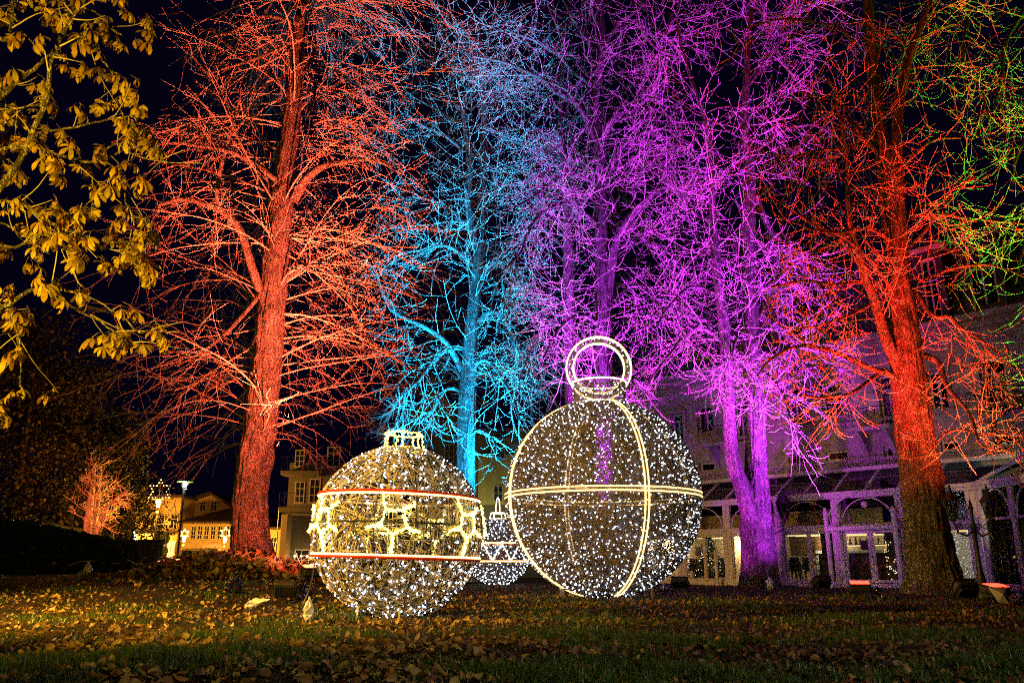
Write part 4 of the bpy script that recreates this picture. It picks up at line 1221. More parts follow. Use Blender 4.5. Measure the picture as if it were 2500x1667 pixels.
# entrance columns and the short post with its rail
for px_, pt, pb_ in ((2033, 1243, 1434), (2202, 1239, 1433)):
    lx, _ = FP(px_, pb_, -0.75); z_t = FP(px_, pt, -0.75)[1]
    b = MB(); b.lathe([(0.1, -0.3), (0.085, -0.1), (0.085, z_t - 0.12), (0.1, z_t - 0.1), (0.09, z_t - 0.04), (0.03, z_t + 0.08)], 16, lx, -0.75)
    part('column', b, M['paint'], con, smooth=True)
la, _ = FP(2033, 1430, -0.75); lb, _ = FP(2202, 1430, -0.75)
b = MB(); b.cbox(la - 0.1, -0.8, z_tr0 - 0.02, lb + 0.1, -0.095, z_tr0 + 0.14, 0.02); part('entrance_canopy', b, M['paint'], con)
b = MB(); zt_ = z_tr0 + 0.14; mx_ = (la + lb) / 2; hw = (lb - la) / 2
b.tube([(mx_ + hw * math.cos(t), -0.7, zt_ + (z_gl - zt_ + 0.05) * math.sin(t)) for t in np.linspace(0, math.pi, 28)], 0.03, 6); part('canopy_arch', b, M['paint'], con, smooth=True)
lp, _ = FP(1752, 1430, -0.6); zt_ = FP(1747, 1348, -0.6)[1]
b = MB(); b.lathe([(0.07, -0.3), (0.07, zt_), (0.02, zt_ + 0.05)], 12, lp, -0.6); b.tube([(lp, -0.6, zt_), (lp - 0.3, -0.55, zt_ - 0.03), (lp - 0.5, -0.3, zt_ - 0.2), (lp - 0.55, -0.1, zt_ - 0.25)], 0.02, 6)
part('rail_post', b, M['paint'], con, smooth=True)
b = MB(); b.lathe([(0.02, 0.12), (0.1, 0.08), (0.13, 0.0), (0.1, -0.08), (0.03, -0.12)], 14); g_ = FP(2110, 1230, -0.4)
part('globe_lamp', b, M['paint'], con, (g_[0], -0.4, g_[1]), smooth=True)

# angled bay at the right: from the corner towards the camera
XC, ZC = xcorner + 0.24, z_eave
ang = rad(-36)                               # bay turns towards the viewer
bay = thing('conservatory_bay', 'projecting corner bay of the conservatory at the right edge, lit greenish inside', 'conservatory', to_world(XC, -0.05, 0), RZ + ang)
BW = 3.3
def bay_sec(x1, x2):
    b = MB(); b.cbox(x1, -0.09, 0.1, x1 + 0.2, 0.09, z_gl, 0.012); part('pillar', b, M['paint'], bay)
    part('upper_pane', MB().box(x1 + 0.2, -0.012, z_tr1, x2, 0.0, z_gl), M['conglass'], bay)
    part('pane', MB().box(x1 + 0.2, -0.012, 0.2, x2, 0.0, z_tr1 - 0.08), M['conglass'], bay)
    xm = (x1 + 0.2 + x2) / 2; hw = (x2 - x1 - 0.2) / 2 - 0.05
    b = MB(); b.tube([(xm + hw * math.cos(t), -0.04, z_tr1 + 0.02 + (z_gl - z_tr1 - 0.06) * math.sin(t)) for t in np.linspace(0, math.pi, 24)], 0.024, 6); part('arch_bar', b, M['paint'], bay, smooth=True)
    b = MB(); b.cbox(x1 + 0.2, -0.07, z_tr1 - 0.08, x2, 0.07, z_tr1, 0.01); part('transom', b, M['paint'], bay)
bay_sec(0.0, 1.55); bay_sec(1.55, 3.1)
b = MB(); b.cbox(-0.1, -0.16, z_gl, BW, 0.1, z_eave, 0.02); b.cbox(-0.1, -0.24, z_eave - 0.1, BW, -0.163, z_eave + 0.05, 0.02); part('eaves_beam', b, M['paint'], bay)
b = MB(); b.box(-0.05, -0.1, -0.3, BW, 0.1, 0.2); part('base_sill', b, M['paint'], bay)
b = MB(); b.obox((-0.05, 0, z_eave + 0.03), (BW, 0.9, z_eave + 1.25), 0.08, 0.09); b.obox((BW * 0.5, 0, z_eave + 0.06), (BW, 2.4, ROOF_Z), 0.08, 0.09); part('rafter', b, M['paint'], bay)
g = MB(); g.add([(-0.05, 0.0, z_eave + 0.05), (BW, 0.0, z_eave + 0.05), (BW, 2.6, ROOF_Z), (0.9, 2.6, ROOF_Z)], [(0, 1, 2, 3)]); part('roof_pane', g, M['roofglass'], bay)

# room behind the glass
room = thing('dining_room', 'lit restaurant interior behind the conservatory glass with cream walls', 'room', HO, RZ)
XL = xs_p[0] - 0.3; XR = xcorner + 3.0
part('floor', MB().box(XL, 0.13, 0.02, XR, DP + 5, 0.1), M['parquet'], room)
part('back_wall', MB().box(XL, DP + 1.2, 0.1, x0 + mod * 0.2, DP + 1.3, 3.0), M['cream'], room)
part('back_wall', MB().box(x0 + mod * 0.2, DP + 3.0, 0.1, XR, DP + 3.1, 3.0), M['blue_wall'], room)
part('dado_panel', MB().box(x0 - mod * 1.0, DP + 1.12, 0.1, x0 + mod * 0.19, DP + 1.195, 1.35), M['blue_wall'], room)
part('ceiling', MB().box(XL, 0.6, z_door - 0.04, XR, DP + 3.2, z_door + 0.02), M['cream'], room)
for k in range(9):
    xx = XL + (XR - XL) * (k + 0.5) / 9
    part('cove_light', MB().box(xx - 0.7, 1.5, z_door - 0.075, xx + 0.7, 1.62, z_door - 0.045), M['gold_light'], room)
    part('cove_light', MB().box(xx - 0.7, DP + 0.7, z_door - 0.075, xx + 0.7, DP + 0.8, z_door - 0.045), M['gold_light'], room)
for k in range(5):
    q = to_world(XL + (XR - XL) * (k + 0.6) / 5, 2.4, z_door - 0.35)
    lamp('dining_room_light', q, (1.0, 0.76, 0.38), 110, 0.15)
lg = thing('lounge_room', 'bright lounge with white drapes inside the right corner bay', 'room', to_world(XC + 0.2, 0.4, 0.05), RZ + ang)
part('floor', MB().box(0.1, 0.1, 0, 3.0, 3.2, 0.04), M['parquet'], lg)
part('back_wall', MB().box(0.1, 3.2, 0.04, 3.2, 3.3, 3.2), M['cream'], lg)
M['drape'] = mat('white_drape', (0.6, 0.62, 0.6), 0.8)
for k in range(6):
    b = MB(); b.tube([(0.5 + k * 0.12, 1.6 + 0.04 * (k % 2), 0.05), (0.52 + k * 0.11, 1.6, 1.2), (0.5 + k * 0.12, 1.62, 2.5)], [0.09, 0.05, 0.08], 8); part('drape', b, M['drape'], lg, smooth=True)
part('column', MB().lathe([(0.16, 0), (0.14, 2.4), (0.2, 2.5)], 12, 1.9, 1.4), M['drape'], lg, smooth=True)
part('sofa', MB().cbox(1.9, 0.7, 0, 2.9, 1.2, 0.75, 0.06), M['chair_f'] if 'chair_f' in M else M['wood'], lg)
part('ceiling_light', MB().box(0.8, 1.0, 2.52, 1.3, 1.5, 2.55), M['teal_light'], lg)
part('exit_light', MB().box(1.6, 3.12, 2.1, 1.95, 3.18, 2.3), M['teal_light'], lg)
lamp('bay_light', to_world(XC + 0.2, 0.4, 0) + np.array([math.cos(RZ + ang) * 1.2 - math.sin(RZ + ang) * 1.0, math.sin(RZ + ang) * 1.2 + math.cos(RZ + ang) * 1.0, 2.3]), (0.75, 1.0, 0.85), 70, 0.12)
# pictures on the wall
for px_, py_, w_, h_ in ((1704, 1345, 0.3, 0.4), (1722, 1358, 0.5, 0.5), (1982, 1335, 0.4, 0.5), (1960, 1330, 1.2, 0.8), (2012, 1330, 0.8, 0.9)):
    lx, lz = FP(px_, py_, DP + 1.15)
    b = MB(); b.cbox(lx - w_ / 2, DP + 1.13, lz - h_ / 2, lx + w_ / 2, DP + 1.19, lz + h_ / 2, 0.015)
    o = part('wall_picture', b, M['wood'], room)
# counter with lit shelves behind the doors
bar = thing('bar_counter', 'lit bar counter with bottle shelves seen through the entrance doors', 'bar', to_world(FP(2120, 1400, DP - 0.5)[0], DP - 0.5, 0.1), RZ)
b = MB(); b.cbox(-1.8, -0.3, 0, 1.8, 0.3, 1.05, 0.03); b.cbox(-1.9, -0.4, 1.05, 1.9, 0.35, 1.12, 0.02); part('counter', b, M['wood'], bar)
b = MB()
for z_ in (1.45, 1.85, 2.25): b.box(-1.7, 0.9, z_, 1.7, 1.2, z_ + 0.03)
part('shelf', b, M['wood'], bar)
for z_ in (1.42, 1.82, 2.22): part('shelf_light', MB().box(-1.65, 1.15, z_ - 0.02, 1.65, 1.19, z_ + 0.015), M['gold_light'], bar)
M['bottle'] = island_mat('bottles', [(0.05, 0.12, 0.04), (0.3, 0.15, 0.05), (0.4, 0.4, 0.35), (0.15, 0.03, 0.03)], 0.2)
for z_ in (1.48, 1.88):
    for k in range(14):
        b = MB(); b.lathe([(0.04, 0), (0.042, 0.18), (0.015, 0.24), (0.015, 0.3)], 8); part('bottle', b, M['bottle'], bar, (-1.6 + k * 0.24 + random.uniform(-0.04, 0.04), 1.02, z_), smooth=True)
# striped awning over the inner buffet
aw = thing('striped_awning', 'black and white striped awning inside the conservatory beside the lit fir tree', 'awning', to_world(FP(1778, 1400, 3.0)[0], 3.4, 1.75), RZ)
M['stripe_b'] = mat('black_fabric', (0.02, 0.02, 0.02), 0.8); M['stripe_w'] = mat('white_fabric', (0.7, 0.66, 0.58), 0.8)
for k in range(16):
    b = MB(); xa = -1.6 + k * 0.2
    b.add([(xa, 0.3, 0.75), (xa + 0.2, 0.3, 0.75), (xa + 0.2, -0.35, 0.45), (xa, -0.35, 0.45), (xa + 0.2, -0.5, 0.15), (xa, -0.5, 0.15)], [(0, 1, 2, 3), (3, 2, 4, 5)])
    part('stripe', b, M['stripe_w'] if k % 2 else M['stripe_b'], aw)
# tables and chairs
M['chair_f'] = mat('dark_upholstery', (0.05, 0.05, 0.08), 0.7); M['cloth'] = mat('table_cloth', (0.2, 0.12, 0.1), 0.8)
def chair(lbl, loc, rz):
    c = thing('dining_chair', lbl, 'chair', loc, rz, 'dining chairs inside the conservatory')
    part('seat', MB().cbox(-0.23, -0.22, 0.43, 0.23, 0.22, 0.5, 0.02), M['chair_f'], c)
    b = MB(); P_ = [(-0.22, 0.2, 0.5), (0.22, 0.2, 0.5), (0.24, 0.27, 0.8), (0.18, 0.3, 0.98), (-0.18, 0.3, 0.98), (-0.24, 0.27, 0.8)]
    b.add(P_ + [(x, y + 0.05, z) for x, y, z in P_], [(0, 1, 2, 5), (5, 2, 3, 4), (7, 6, 11, 8), (8, 11, 10, 9), (1, 7, 8, 2), (2, 8, 9, 3), (3, 9, 10, 4), (4, 10, 11, 5), (5, 11, 6, 0), (0, 6, 7, 1)])
    part('backrest', b, M['chair_f'], c)
    for sx in (-0.19, 0.19):
        for sy in (-0.18, 0.18):
            part('leg', MB().obox((sx, sy, 0.43), (sx * 1.1, sy * 1.15, 0), 0.04, 0.04), M['wood'], c)
    return c
ch0 = None
cpos = [(1690, 1.5, 0.3), (1708, 2.0, 2.8), (1762, 1.5, 0.4), (1935, 1.1, 2.9), (1952, 1.3, 3.3), (1968, 1.9, 0.5), (1988, 1.2, 3.0), (2020, 1.6, 0.2), (2042, 1.2, 3.0), (2130, 2.2, 0.8), (2150, 2.4, 3.4)]
for px_, dy, rz_ in cpos:
    q = to_world(FP(px_, 1420, dy)[0], dy, 0.1)
    if ch0 is None: ch0 = chair('dark dining chair standing behind the lower conservatory panes', q, RZ + rz_)
    else: dup(ch0, q, RZ + rz_)
for j, px_ in enumerate((1700, 1945, 2030)):
    dy = 1.9
    t_ = thing('dining_table', ['dark dining table behind the leftmost conservatory panes', 'dark dining table among the chairs left of the entrance', 'dark dining table with a small plant beside the entrance door'][j], 'table', to_world(FP(px_, 1420, dy)[0], dy, 0.1), RZ)
    part('tabletop', MB().cbox(-0.45, -0.45, 0.7, 0.45, 0.45, 0.75, 0.015), M['wood'], t_)
    b = MB(); b.lathe([(0.25, 0), (0.22, 0.03), (0.05, 0.06), (0.05, 0.7)], 10); part('pedestal', b, M['iron'], t_)
# fir tree with lights inside
xm_ = thing('christmas_tree', 'dark fir tree with small warm lights standing inside the conservatory', 'christmas tree', to_world(FP(1735, 1420, 1.3)[0], 1.3, 0.1), RZ)
b = MB(); b.lathe([(0.16, 0), (0.2, 0.25)], 10); b.lathe([(0.04, 0.25), (0.015, 2.1)], 6); part('trunk', b, M['wood'], xm_)
nN = 2600; hh = RNG.random(nN) ** 1.4 * 1.75; aa = RNG.random(nN) * 6.283; rr = (1.75 - hh) / 1.75 * 0.62 * (0.35 + 0.65 * RNG.random(nN) ** 0.5) + 0.02
p0 = np.stack([rr * np.cos(aa), rr * np.sin(aa), hh + 0.32 - rr * 0.2], -1); dd = np.stack([np.cos(aa), np.sin(aa), -0.2 + RNG.normal(0, 0.4, nN)], -1) * 0.1 + RNG.normal(0, 0.03, (nN, 3))
v, f = tube_np(np.stack([p0, p0 + dd], 1), np.tile(np.array([[0.014, 0.004]]), (nN, 1)), 3)
M['fir'] = mat('fir_needles', (0.02, 0.045, 0.02), 0.7); part('needles', mesh_np('needles', v, f), M['fir'], xm_, kind='stuff')
M['warm_led'] = emis('warm_led', (1.0, 0.72, 0.35), 6.0)
bulb = MB().lathe([(0.004, -0.014), (0.016, 0), (0.004, 0.014)], 5).mesh('bulb')
def bulbs(root, pts, m=None):
    for q in pts: part('bulb', bulb, m or M['warm_led'], root, q)
pp = []
for k in range(90):
    h_ = (random.random() ** 1.3) * 1.7; a_ = random.random() * 6.283; r_ = (1.75 - h_) / 1.75 * 0.62 + 0.04
    pp.append((r_ * math.cos(a_), r_ * math.sin(a_), h_ + 0.25))
bulbs(xm_, pp)
# dark posters on the panes
M['poster'] = mat('dark_poster', (0.035, 0.02, 0.025), 0.5, var=0.6, scale=5)
for px_, py_, w_, h_, lb in ((1890, 1346, 0.85, 2.0, 'tall dark poster panel behind the pane right of the violet trunk'), (2027, 1331, 0.72, 1.1, 'dark poster hanging in the pane left of the entrance column'), (2110, 1330, 0.28, 0.3, 'small tan notice on the left entrance door'), (2180, 1308, 0.6, 0.3, 'grey notice at the top of the right entrance door')):
    lx, lz = FP(px_, py_, 0.12)
    t_ = thing('poster', lb, 'poster', to_world(lx, 0.12, lz), RZ)
    part('sheet', MB().box(-w_ / 2, 0, -h_ / 2, w_ / 2, 0.015, h_ / 2), M['poster'], t_)
    part('frame', MB().box(-w_ / 2 - 0.02, 0.017, -h_ / 2 - 0.02, w_ / 2 + 0.02, 0.03, h_ / 2 + 0.02), M['iron'], t_)
# glittering strings hanging inside near the doors
for px_, lb in ((2185, 'sparkling white light figure standing behind the right entrance door'), (2405, 'column of small blue white lights behind the right corner pillar')):
    lx, _ = FP(px_, 1400, 0.9)
    t_ = thing('light_sculpture', lb, 'light decoration', to_world(lx, 0.9, 0.1), RZ)
    b = MB(); b.lathe([(0.05, 0), (0.22, 0.3), (0.24, 0.7), (0.1, 1.1), (0.2, 1.4), (0.05, 1.7)], 10); part('wire_frame', b, M['fir'], t_)
    bulbs(t_, [(0.26 * math.cos(a), 0.26 * math.sin(a), z_) for a, z_ in zip(RNG.random(70) * 6.283, RNG.uniform(0.1, 1.7, 70))], M['led_dim'] if 'led_dim' in M else M.setdefault('led_dim', emis('cool_led', (0.7, 0.8, 1.0), 4.0)))

# ---- the hotel behind
hot = thing('hotel', 'large pale hotel with balconies and dark mansard roof, tinted violet by the floodlights', 'building', HO, RZ)
D = DP
HL = FP(1545, 1200, D)[0]; HR = xcorner + 9.0
z_cor = FP(2300, 800, D)[1]                  # main cornice
def opening(pxl, pyt, pxr, pyb):
    xa, _ = FP(pxl, (pyt + pyb) / 2, D); xb, _ = FP(pxr, (pyt + pyb) / 2, D)
    _, zt_ = FP((pxl + pxr) / 2, pyt, D); _, zb_ = FP((pxl + pxr) / 2, pyb, D)
    return xa, zb_, xb, zt_
wins = []
for q in ((1707, 1128, 1744, 1150), (1925, 1108, 1967, 1132), (2016, 1100, 2069, 1124), (2157, 1087, 2201, 1114), (2296, 1075, 2342, 1100), (2424, 1058, 2492, 1087)): wins.append(opening(*q) + ('m',))
for q in ((1703, 990, 1742, 1056), (1795, 985, 1822, 1080), (1923, 945, 1958, 1033), (2006, 933, 2059, 1017), (2147, 915, 2193, 1040), (2268, 905, 2312, 1000), (2396, 872, 2461, 1010), (1640, 1010, 1668, 1075)): wins.append(opening(*q) + ('f',))
# wall built as strips around the openings so that windows are real recesses
zs_ = sorted(set([ROOF_Z - 0.4, z_cor]))
def wall_with_holes(x_a, x_b, z_a, z_b, holes, y_, th_):
    b = MB()
    xs_ = sorted({x_a, x_b} | {h[0] for h in holes} | {h[2] for h in holes})
    for i in range(len(xs_) - 1):
        cx = (xs_[i] + xs_[i + 1]) / 2
        hs = sorted([(h[1], h[3]) for h in holes if h[0] < cx < h[2]])
        z_ = z_a
        for (h0, h1) in hs:
            if h0 > z_: b.box(xs_[i], y_, z_, xs_[i + 1], y_ + th_, h0)
            z_ = max(z_, h1)
        if z_ < z_b: b.box(xs_[i], y_, z_, xs_[i + 1], y_ + th_, z_b)
    return b
part('wall', wall_with_holes(HL, HR, ROOF_Z - 0.25, z_cor, wins, D, 0.4), M['plaster'], hot)
part('side_wall', MB().box(HL - 0.01, D + 0.41, 0, HL + 0.4, D + 12, z_cor), M['plaster'], hot)
part('back_wall', MB().box(HL + 0.41, D + 4, 3, HR, D + 4.1, z_cor), M['room_dark'], hot)
b = MB(); b.cbox(HL - 0.3, D - 0.45, z_cor, HR, D + 0.6, z_cor + 0.25, 0.04); b.cbox(HL - 0.15, D - 0.25, z_cor - 0.3, HR, D - 0.003, z_cor - 0.003, 0.03); part('cornice', b, M['plaster'], hot)
zb2 = FP(1700, 1093, D)[1]
b = MB(); b.cbox(HL, D - 0.12, wins[9][1] - 0.45, HR, D - 0.003, wins[9][1] - 0.3, 0.02); part('string_course', b, M['plaster'], hot)
for (xa, za, xb, zb_, kd) in wins:
    fw = 0.08; b = MB()
    b.box(xa, D + 0.16, za, xa + fw, D + 0.24, zb_); b.box(xb - fw, D + 0.16, za, xb, D + 0.24, zb_)
    b.box(xa + fw, D + 0.16, zb_ - fw, xb - fw, D + 0.24, zb_); b.box(xa + fw, D + 0.16, za, xb - fw, D + 0.24, za + fw)
    xm = (xa + xb) / 2
    if kd == 'f':
        zt_ = za + (zb_ - za) * 0.7
        b.box(xa + fw, D + 0.17, zt_, xb - fw, D + 0.23, zt_ + 0.07); b.box(xm - 0.04, D + 0.17, za + fw, xm + 0.04, D + 0.23, zt_)
    wn = part('window', b, M['paint'], hot)
    part('pane', MB().box(xa + fw, D + 0.19, za + fw, xb - fw, D + 0.2, zb_ - fw), M['winglass'], wn)
    if kd == 'f':
        part('curtain', MB().box(xa + fw, D + 0.3, za + fw, xa + fw + (xb - xa) * 0.2, D + 0.33, zb_ - fw), M['curtain'], wn)
        b = MB(); b.cbox(xa - 0.18, D - 0.06, za, xa - 0.005, D - 0.003, zb_ + 0.02, 0.01); b.cbox(xb + 0.005, D - 0.06, za, xb + 0.18, D - 0.003, zb_ + 0.02, 0.01); b.cbox(xa - 0.2, D - 0.1, zb_ + 0.025, xb + 0.2, D - 0.003, zb_ + 0.2, 0.02)
        part('surround', b, M['plaster'], wn)
        part('sill', MB().cbox(xa - 0.2, D - 0.16, za - 0.12, xb + 0.2, D - 0.003, za - 0.005, 0.02), M['plaster'], wn)
# balconies with scroll railings
def railing(b, xa, xb, y_, z_, h_, step=0.3):
    b.box(xa, y_ - 0.02, z_ + h_ - 0.03, xb, y_ + 0.02, z_ + h_); b.box(xa, y_ - 0.015, z_ + 0.04, xb, y_ + 0.015, z_ + 0.06)
    x_ = xa
    while x_ < xb - step * 0.5:
        b.tube([(x_, y_, z_), (x_, y_, z_ + h_)], 0.012, 4)
        c = x_ + step / 2
        b.tube([(c + 0.12 * math.cos(t) * (1 - t / 9), y_, z_ + h_ * 0.5 + h_ * 0.3 * math.sin(t) * (1 - t / 9)) for t in np.linspace(0, 7.5, 14)], 0.009, 4)
        x_ += step
for (pl, pt, pr, pb_) in ((2090, 1000, 2197, 1046), (2384, 955, 2560, 1012), (1735, 1045, 1800, 1085)):
    xa, za, xb, zt_ = opening(pl, pt, pr, pb_)
    bl = part('balcony', MB().cbox(xa, D - 1.0, za - 0.16, xb, D - 0.005, za, 0.03), M['plaster'], hot)
    b = MB(); railing(b, xa, xb, D - 0.95, za, zt_ - za); b.box(xa, D - 0.95, zt_ - 0.03, xa + 0.03, D - 0.01, zt_); b.box(xb - 0.03, D - 0.95, zt_ - 0.03, xb, D - 0.01, zt_)
    part('railing', b, M['iron'], bl)
    b = MB()
    for x_ in (xa + 0.25, xb - 0.4):
        b.add([(x_, D - 0.85, za - 0.165), (x_ + 0.18, D - 0.85, za - 0.165), (x_ + 0.18, D - 0.005, za - 0.165), (x_, D - 0.005, za - 0.165), (x_, D - 0.005, za - 1.1), (x_ + 0.18, D - 0.005, za - 1.1)], [(0, 1, 2, 3), (0, 4, 5, 1), (0, 3, 4), (1, 5, 2), (3, 2, 5, 4)])
    part('bracket', b, M['plaster'], bl)
# white scroll railing along the top of the glass roof
M['rail_w'] = mat('white_railing', (0.4, 0.38, 0.4), 0.6)
b = MB(); railing(b, HL + 0.3, HR - 1, D - 0.3, ROOF_Z + 0.05, FP(2084, 1128, D)[1] - ROOF_Z, 0.26); part('roof_railing', b, M['rail_w'], hot)
part('roof_gutter', MB().cbox(HL, D - 0.45, ROOF_Z - 0.1, HR, D - 0.15, ROOF_Z + 0.05, 0.02), M['paint'], hot)
# mansard with dormers
b = MB(); zr = z_cor + 0.25
b.add([(HL, D + 0.2, zr), (HR, D + 0.2, zr), (HR, D + 1.8, zr + 4.2), (HL, D + 1.8, zr + 4.2), (HR, D + 8, zr + 5.2), (HL, D + 8, zr + 5.2), (HL, D + 12, zr), (HR, D + 12, zr)], [(0, 1, 2, 3), (3, 2, 4, 5), (5, 4, 7, 6), (0, 3, 5, 6), (1, 7, 4, 2)])
part('roof', b, M['slate'], hot)
for (pl, pt, pr, pb_) in ((2372, 690, 2440, 800), (2260, 735, 2300, 820), (1900, 850, 1930, 900)):
    xa, _ = FP(pl, (pt + pb_) / 2, D); xb, _ = FP(pr, (pt + pb_) / 2, D); za = zr + 0.3; zb_ = za + 2.3
    dm = part('dormer', wall_with_holes(xa - 0.25, xb + 0.25, zr + 0.02, zb_ + 0.3, [(xa, za, xb, zb_)], D + 0.1, 1.3), M['slate'], hot)
    b = MB(); fw = 0.08; b.box(xa, D + 0.2, za, xa + fw, D + 0.28, zb_); b.box(xb - fw, D + 0.2, za, xb, D + 0.28, zb_); b.box(xa + fw, D + 0.2, zb_ - fw, xb - fw, D + 0.28, zb_); b.box((xa + xb) / 2 - 0.03, D + 0.2, za, (xa + xb) / 2 + 0.03, D + 0.28, zb_ - fw); b.box(xa + fw, D + 0.21, za + 1.4, xb - fw, D + 0.27, za + 1.46)
    part('window', b, M['paint'], dm)
    part('pane', MB().box(xa + fw, D + 0.235, za, xb - fw, D + 0.245, zb_ - fw), M['winglass'], dm)
    part('dormer_cornice', MB().cbox(xa - 0.4, D - 0.05, zb_ + 0.305, xb + 0.4, D + 1.4, zb_ + 0.5, 0.03), M['plaster'], dm)
# lettering on the wall: the letters that can be read between the branches
def letters(txt, px_, py_, hpx, name='lettering'):
    lx, lz = FP(px_, py_, D); _, lz2 = FP(px_, py_ - hpx, D)
    cu = bpy.data.curves.new('lettering', 'FONT'); cu.body = txt; cu.size = (lz2 - lz) / 0.72; cu.extrude = 0.02; cu.space_character = 1.15
    o = bpy.data.objects.new('lettering', cu); COL.objects.link(o)
    dg = bpy.context.evaluated_depsgraph_get(); me = bpy.data.meshes.new_from_object(o.evaluated_get(dg))
    bpy.data.objects.remove(o)
    me.materials.clear()
    return part(name, me, M['iron'], hot, (lx, D - 0.025, lz), (rad(90), 0, 0))
letters('HOTEL', 1914, 919, 13)
letters('SCHL', 1982, 911, 15)
# grey wing at the left end
part('end_wing', MB().box(HL - 6, D + 2.0, 0, HL - 0.02, D + 12, z_cor - 3.0), M['plaster'], hot)

# lantern posts
def lantern_post(lbl, loc, hgt, rz=0):
    t_ = thing('lantern_post', lbl, 'street lamp', loc, rz, 'cast iron twin lantern posts')
    b = MB(); b.lathe([(0.2, 0), (0.2, 0.1), (0.12, 0.2), (0.1, 0.5), (0.07, 0.6), (0.055, 1.0), (0.05, hgt - 0.35), (0.09, hgt - 0.3), (0.05, hgt - 0.2), (0.03, hgt + 0.1), (0.06, hgt + 0.18), (0.01, hgt + 0.4)], 12); part('post', b, M['iron'], t_, smooth=True)
    for s in (-1, 1):
        b = MB(); b.tube([(0, 0, hgt - 0.35), (s * 0.2, 0, hgt - 0.5), (s * 0.42, 0, hgt - 0.42), (s * 0.5, 0, hgt - 0.15)], 0.022, 6)
        b.tube([(s * (0.12 + 0.1 * math.cos(t) * (1 - t / 10)), 0, hgt - 0.3 + 0.1 * math.sin(t) * (1 - t / 10)) for t in np.linspace(0, 8, 20)], 0.014, 5)
        b.tube([(s * (0.34 + 0.09 * math.cos(t) * (1 - t / 10)), 0, hgt - 0.28 + 0.09 * math.sin(t) * (1 - t / 10)) for t in np.linspace(0, 8, 20)], 0.014, 5)
        part('arm', b, M['iron'], t_)
        b = MB(); cx = s * 0.5; z_ = hgt - 0.15
        b.lathe([(0.03, z_), (0.08, z_ + 0.03), (0.1, z_ + 0.06)], 6, cx); b.lathe([(0.24, z_ + 0.5), (0.2, z_ + 0.56), (0.08, z_ + 0.72), (0.03, z_ + 0.78), (0.04, z_ + 0.84), (0.005, z_ + 0.92)], 6, cx)
        for k in range(6):
            a = k * math.pi / 3
            b.tube([(cx + 0.1 * math.cos(a), 0.1 * math.sin(a), z_ + 0.06), (cx + 0.2 * math.cos(a), 0.2 * math.sin(a), z_ + 0.5)], 0.014, 4)
        ln = part('lantern', b, M['iron'], t_)
        b = MB(); b.lathe([(0.095, z_ + 0.07), (0.19, z_ + 0.49)], 6, cx); part('lantern_glass', b, M['winglass'], ln)
    return t_
lq = P(2399, 1440, 21.0)
lp0 = lantern_post('black twin lantern post in front of the right corner bay', (lq[0], 21.0, 0), P(2390, 1258, 21.0)[2], 0.1)
lq = P(1884, 1428, 32.0)
l2 = dup(lp0, (lq[0], 32.0, 0), -0.3, 'black twin lantern post just right of the violet double trunk')
s_ = P(1884, 1258, 32.0)[2] / P(2390, 1258, 21.0)[2]; l2.scale = (s_, s_, s_)
# ---------------------------------------------------------------- town behind, far left and centre
M['ochre'] = mat('ochre_plaster', (0.5, 0.4, 0.24), 0.85, var=0.12, scale=0.6)
M['grey_pl'] = mat('grey_plaster', (0.17, 0.165, 0.155), 0.85, var=0.12, scale=0.6)
M['tile_r'] = mat('roof_tiles', (0.06, 0.035, 0.03), 0.8, var=0.3, scale=3)
M['winlit'] = emis('lit_window', (1.0, 0.72, 0.25), 1.4)
M['winlit_b'] = emis('lit_shop_window', (0.65, 0.8, 1.0), 2.2)
M['dark_gl'] = mat('dark_window_glass', (0.02, 0.02, 0.022), 0.15)
M['sodium'] = emis('sodium_lamp', (1.0, 0.5, 0.08), 14.0)
M['star'] = emis('star_bulb', (1.0, 0.78, 0.35), 7.0)
M['stone'] = island_mat('wall_stone', [(0.07, 0.06, 0.05), (0.12, 0.1, 0.085), (0.09, 0.08, 0.075)], 0.9)

def framed(b_name, parent, x0_, z0_, x1_, z1_, y_, glassm, bars=(1, 1), fm='paint'):
    """window in a wall facing -y at y_: frame proud of the wall, pane recessed in it"""
    fw = min(0.09, (x1_ - x0_) * 0.09); b = MB()
    b.box(x0_, y_ - 0.06, z0_, x0_ + fw, y_ - 0.004, z1_); b.box(x1_ - fw, y_ - 0.06, z0_, x1_, y_ - 0.004, z1_)
    b.box(x0_ + fw, y_ - 0.06, z1_ - fw, x1_ - fw, y_ - 0.004, z1_); b.box(x0_ + fw, y_ - 0.06, z0_, x1_ - fw, y_ - 0.004, z0_ + fw)
    for k in range(1, bars[0] + 1):
        xx = x0_ + (x1_ - x0_) * k / (bars[0] + 1); b.box(xx - 0.025, y_ - 0.055, z0_ + fw, xx + 0.025, y_ - 0.02, z1_ - fw)
    for k in range(1, bars[1] + 1):
        zz_ = z0_ + (z1_ - z0_) * k / (bars[1] + 1); b.box(x0_ + fw, y_ - 0.05, zz_ - 0.02, x1_ - fw, y_ - 0.022, zz_ + 0.02)
    w_ = part(b_name, b, M[fm], parent)
    part('pane', MB().box(x0_ + fw, y_ - 0.018, z0_ + fw, x1_ - fw, y_ - 0.005, z1_ - fw), glassm, w_)
    return w_
def XZ(px_, py_, Y):
    p = P(px_, py_, Y); return p[0], p[2]
def house(name, label, Y, pl, pr, py_eave, depth=10, wm='ochre'):
    """box house facing the camera, local frame at its front left foot"""
    xa, ze = XZ(pl, py_eave, Y); xb, _ = XZ(pr, py_eave, Y)
    t_ = thing(name, label, 'building', (xa, Y, 0))
    part('wall', MB().box(0, 0, -1, xb - xa, depth, ze), M[wm], t_)
    return t_, xa, xb, ze
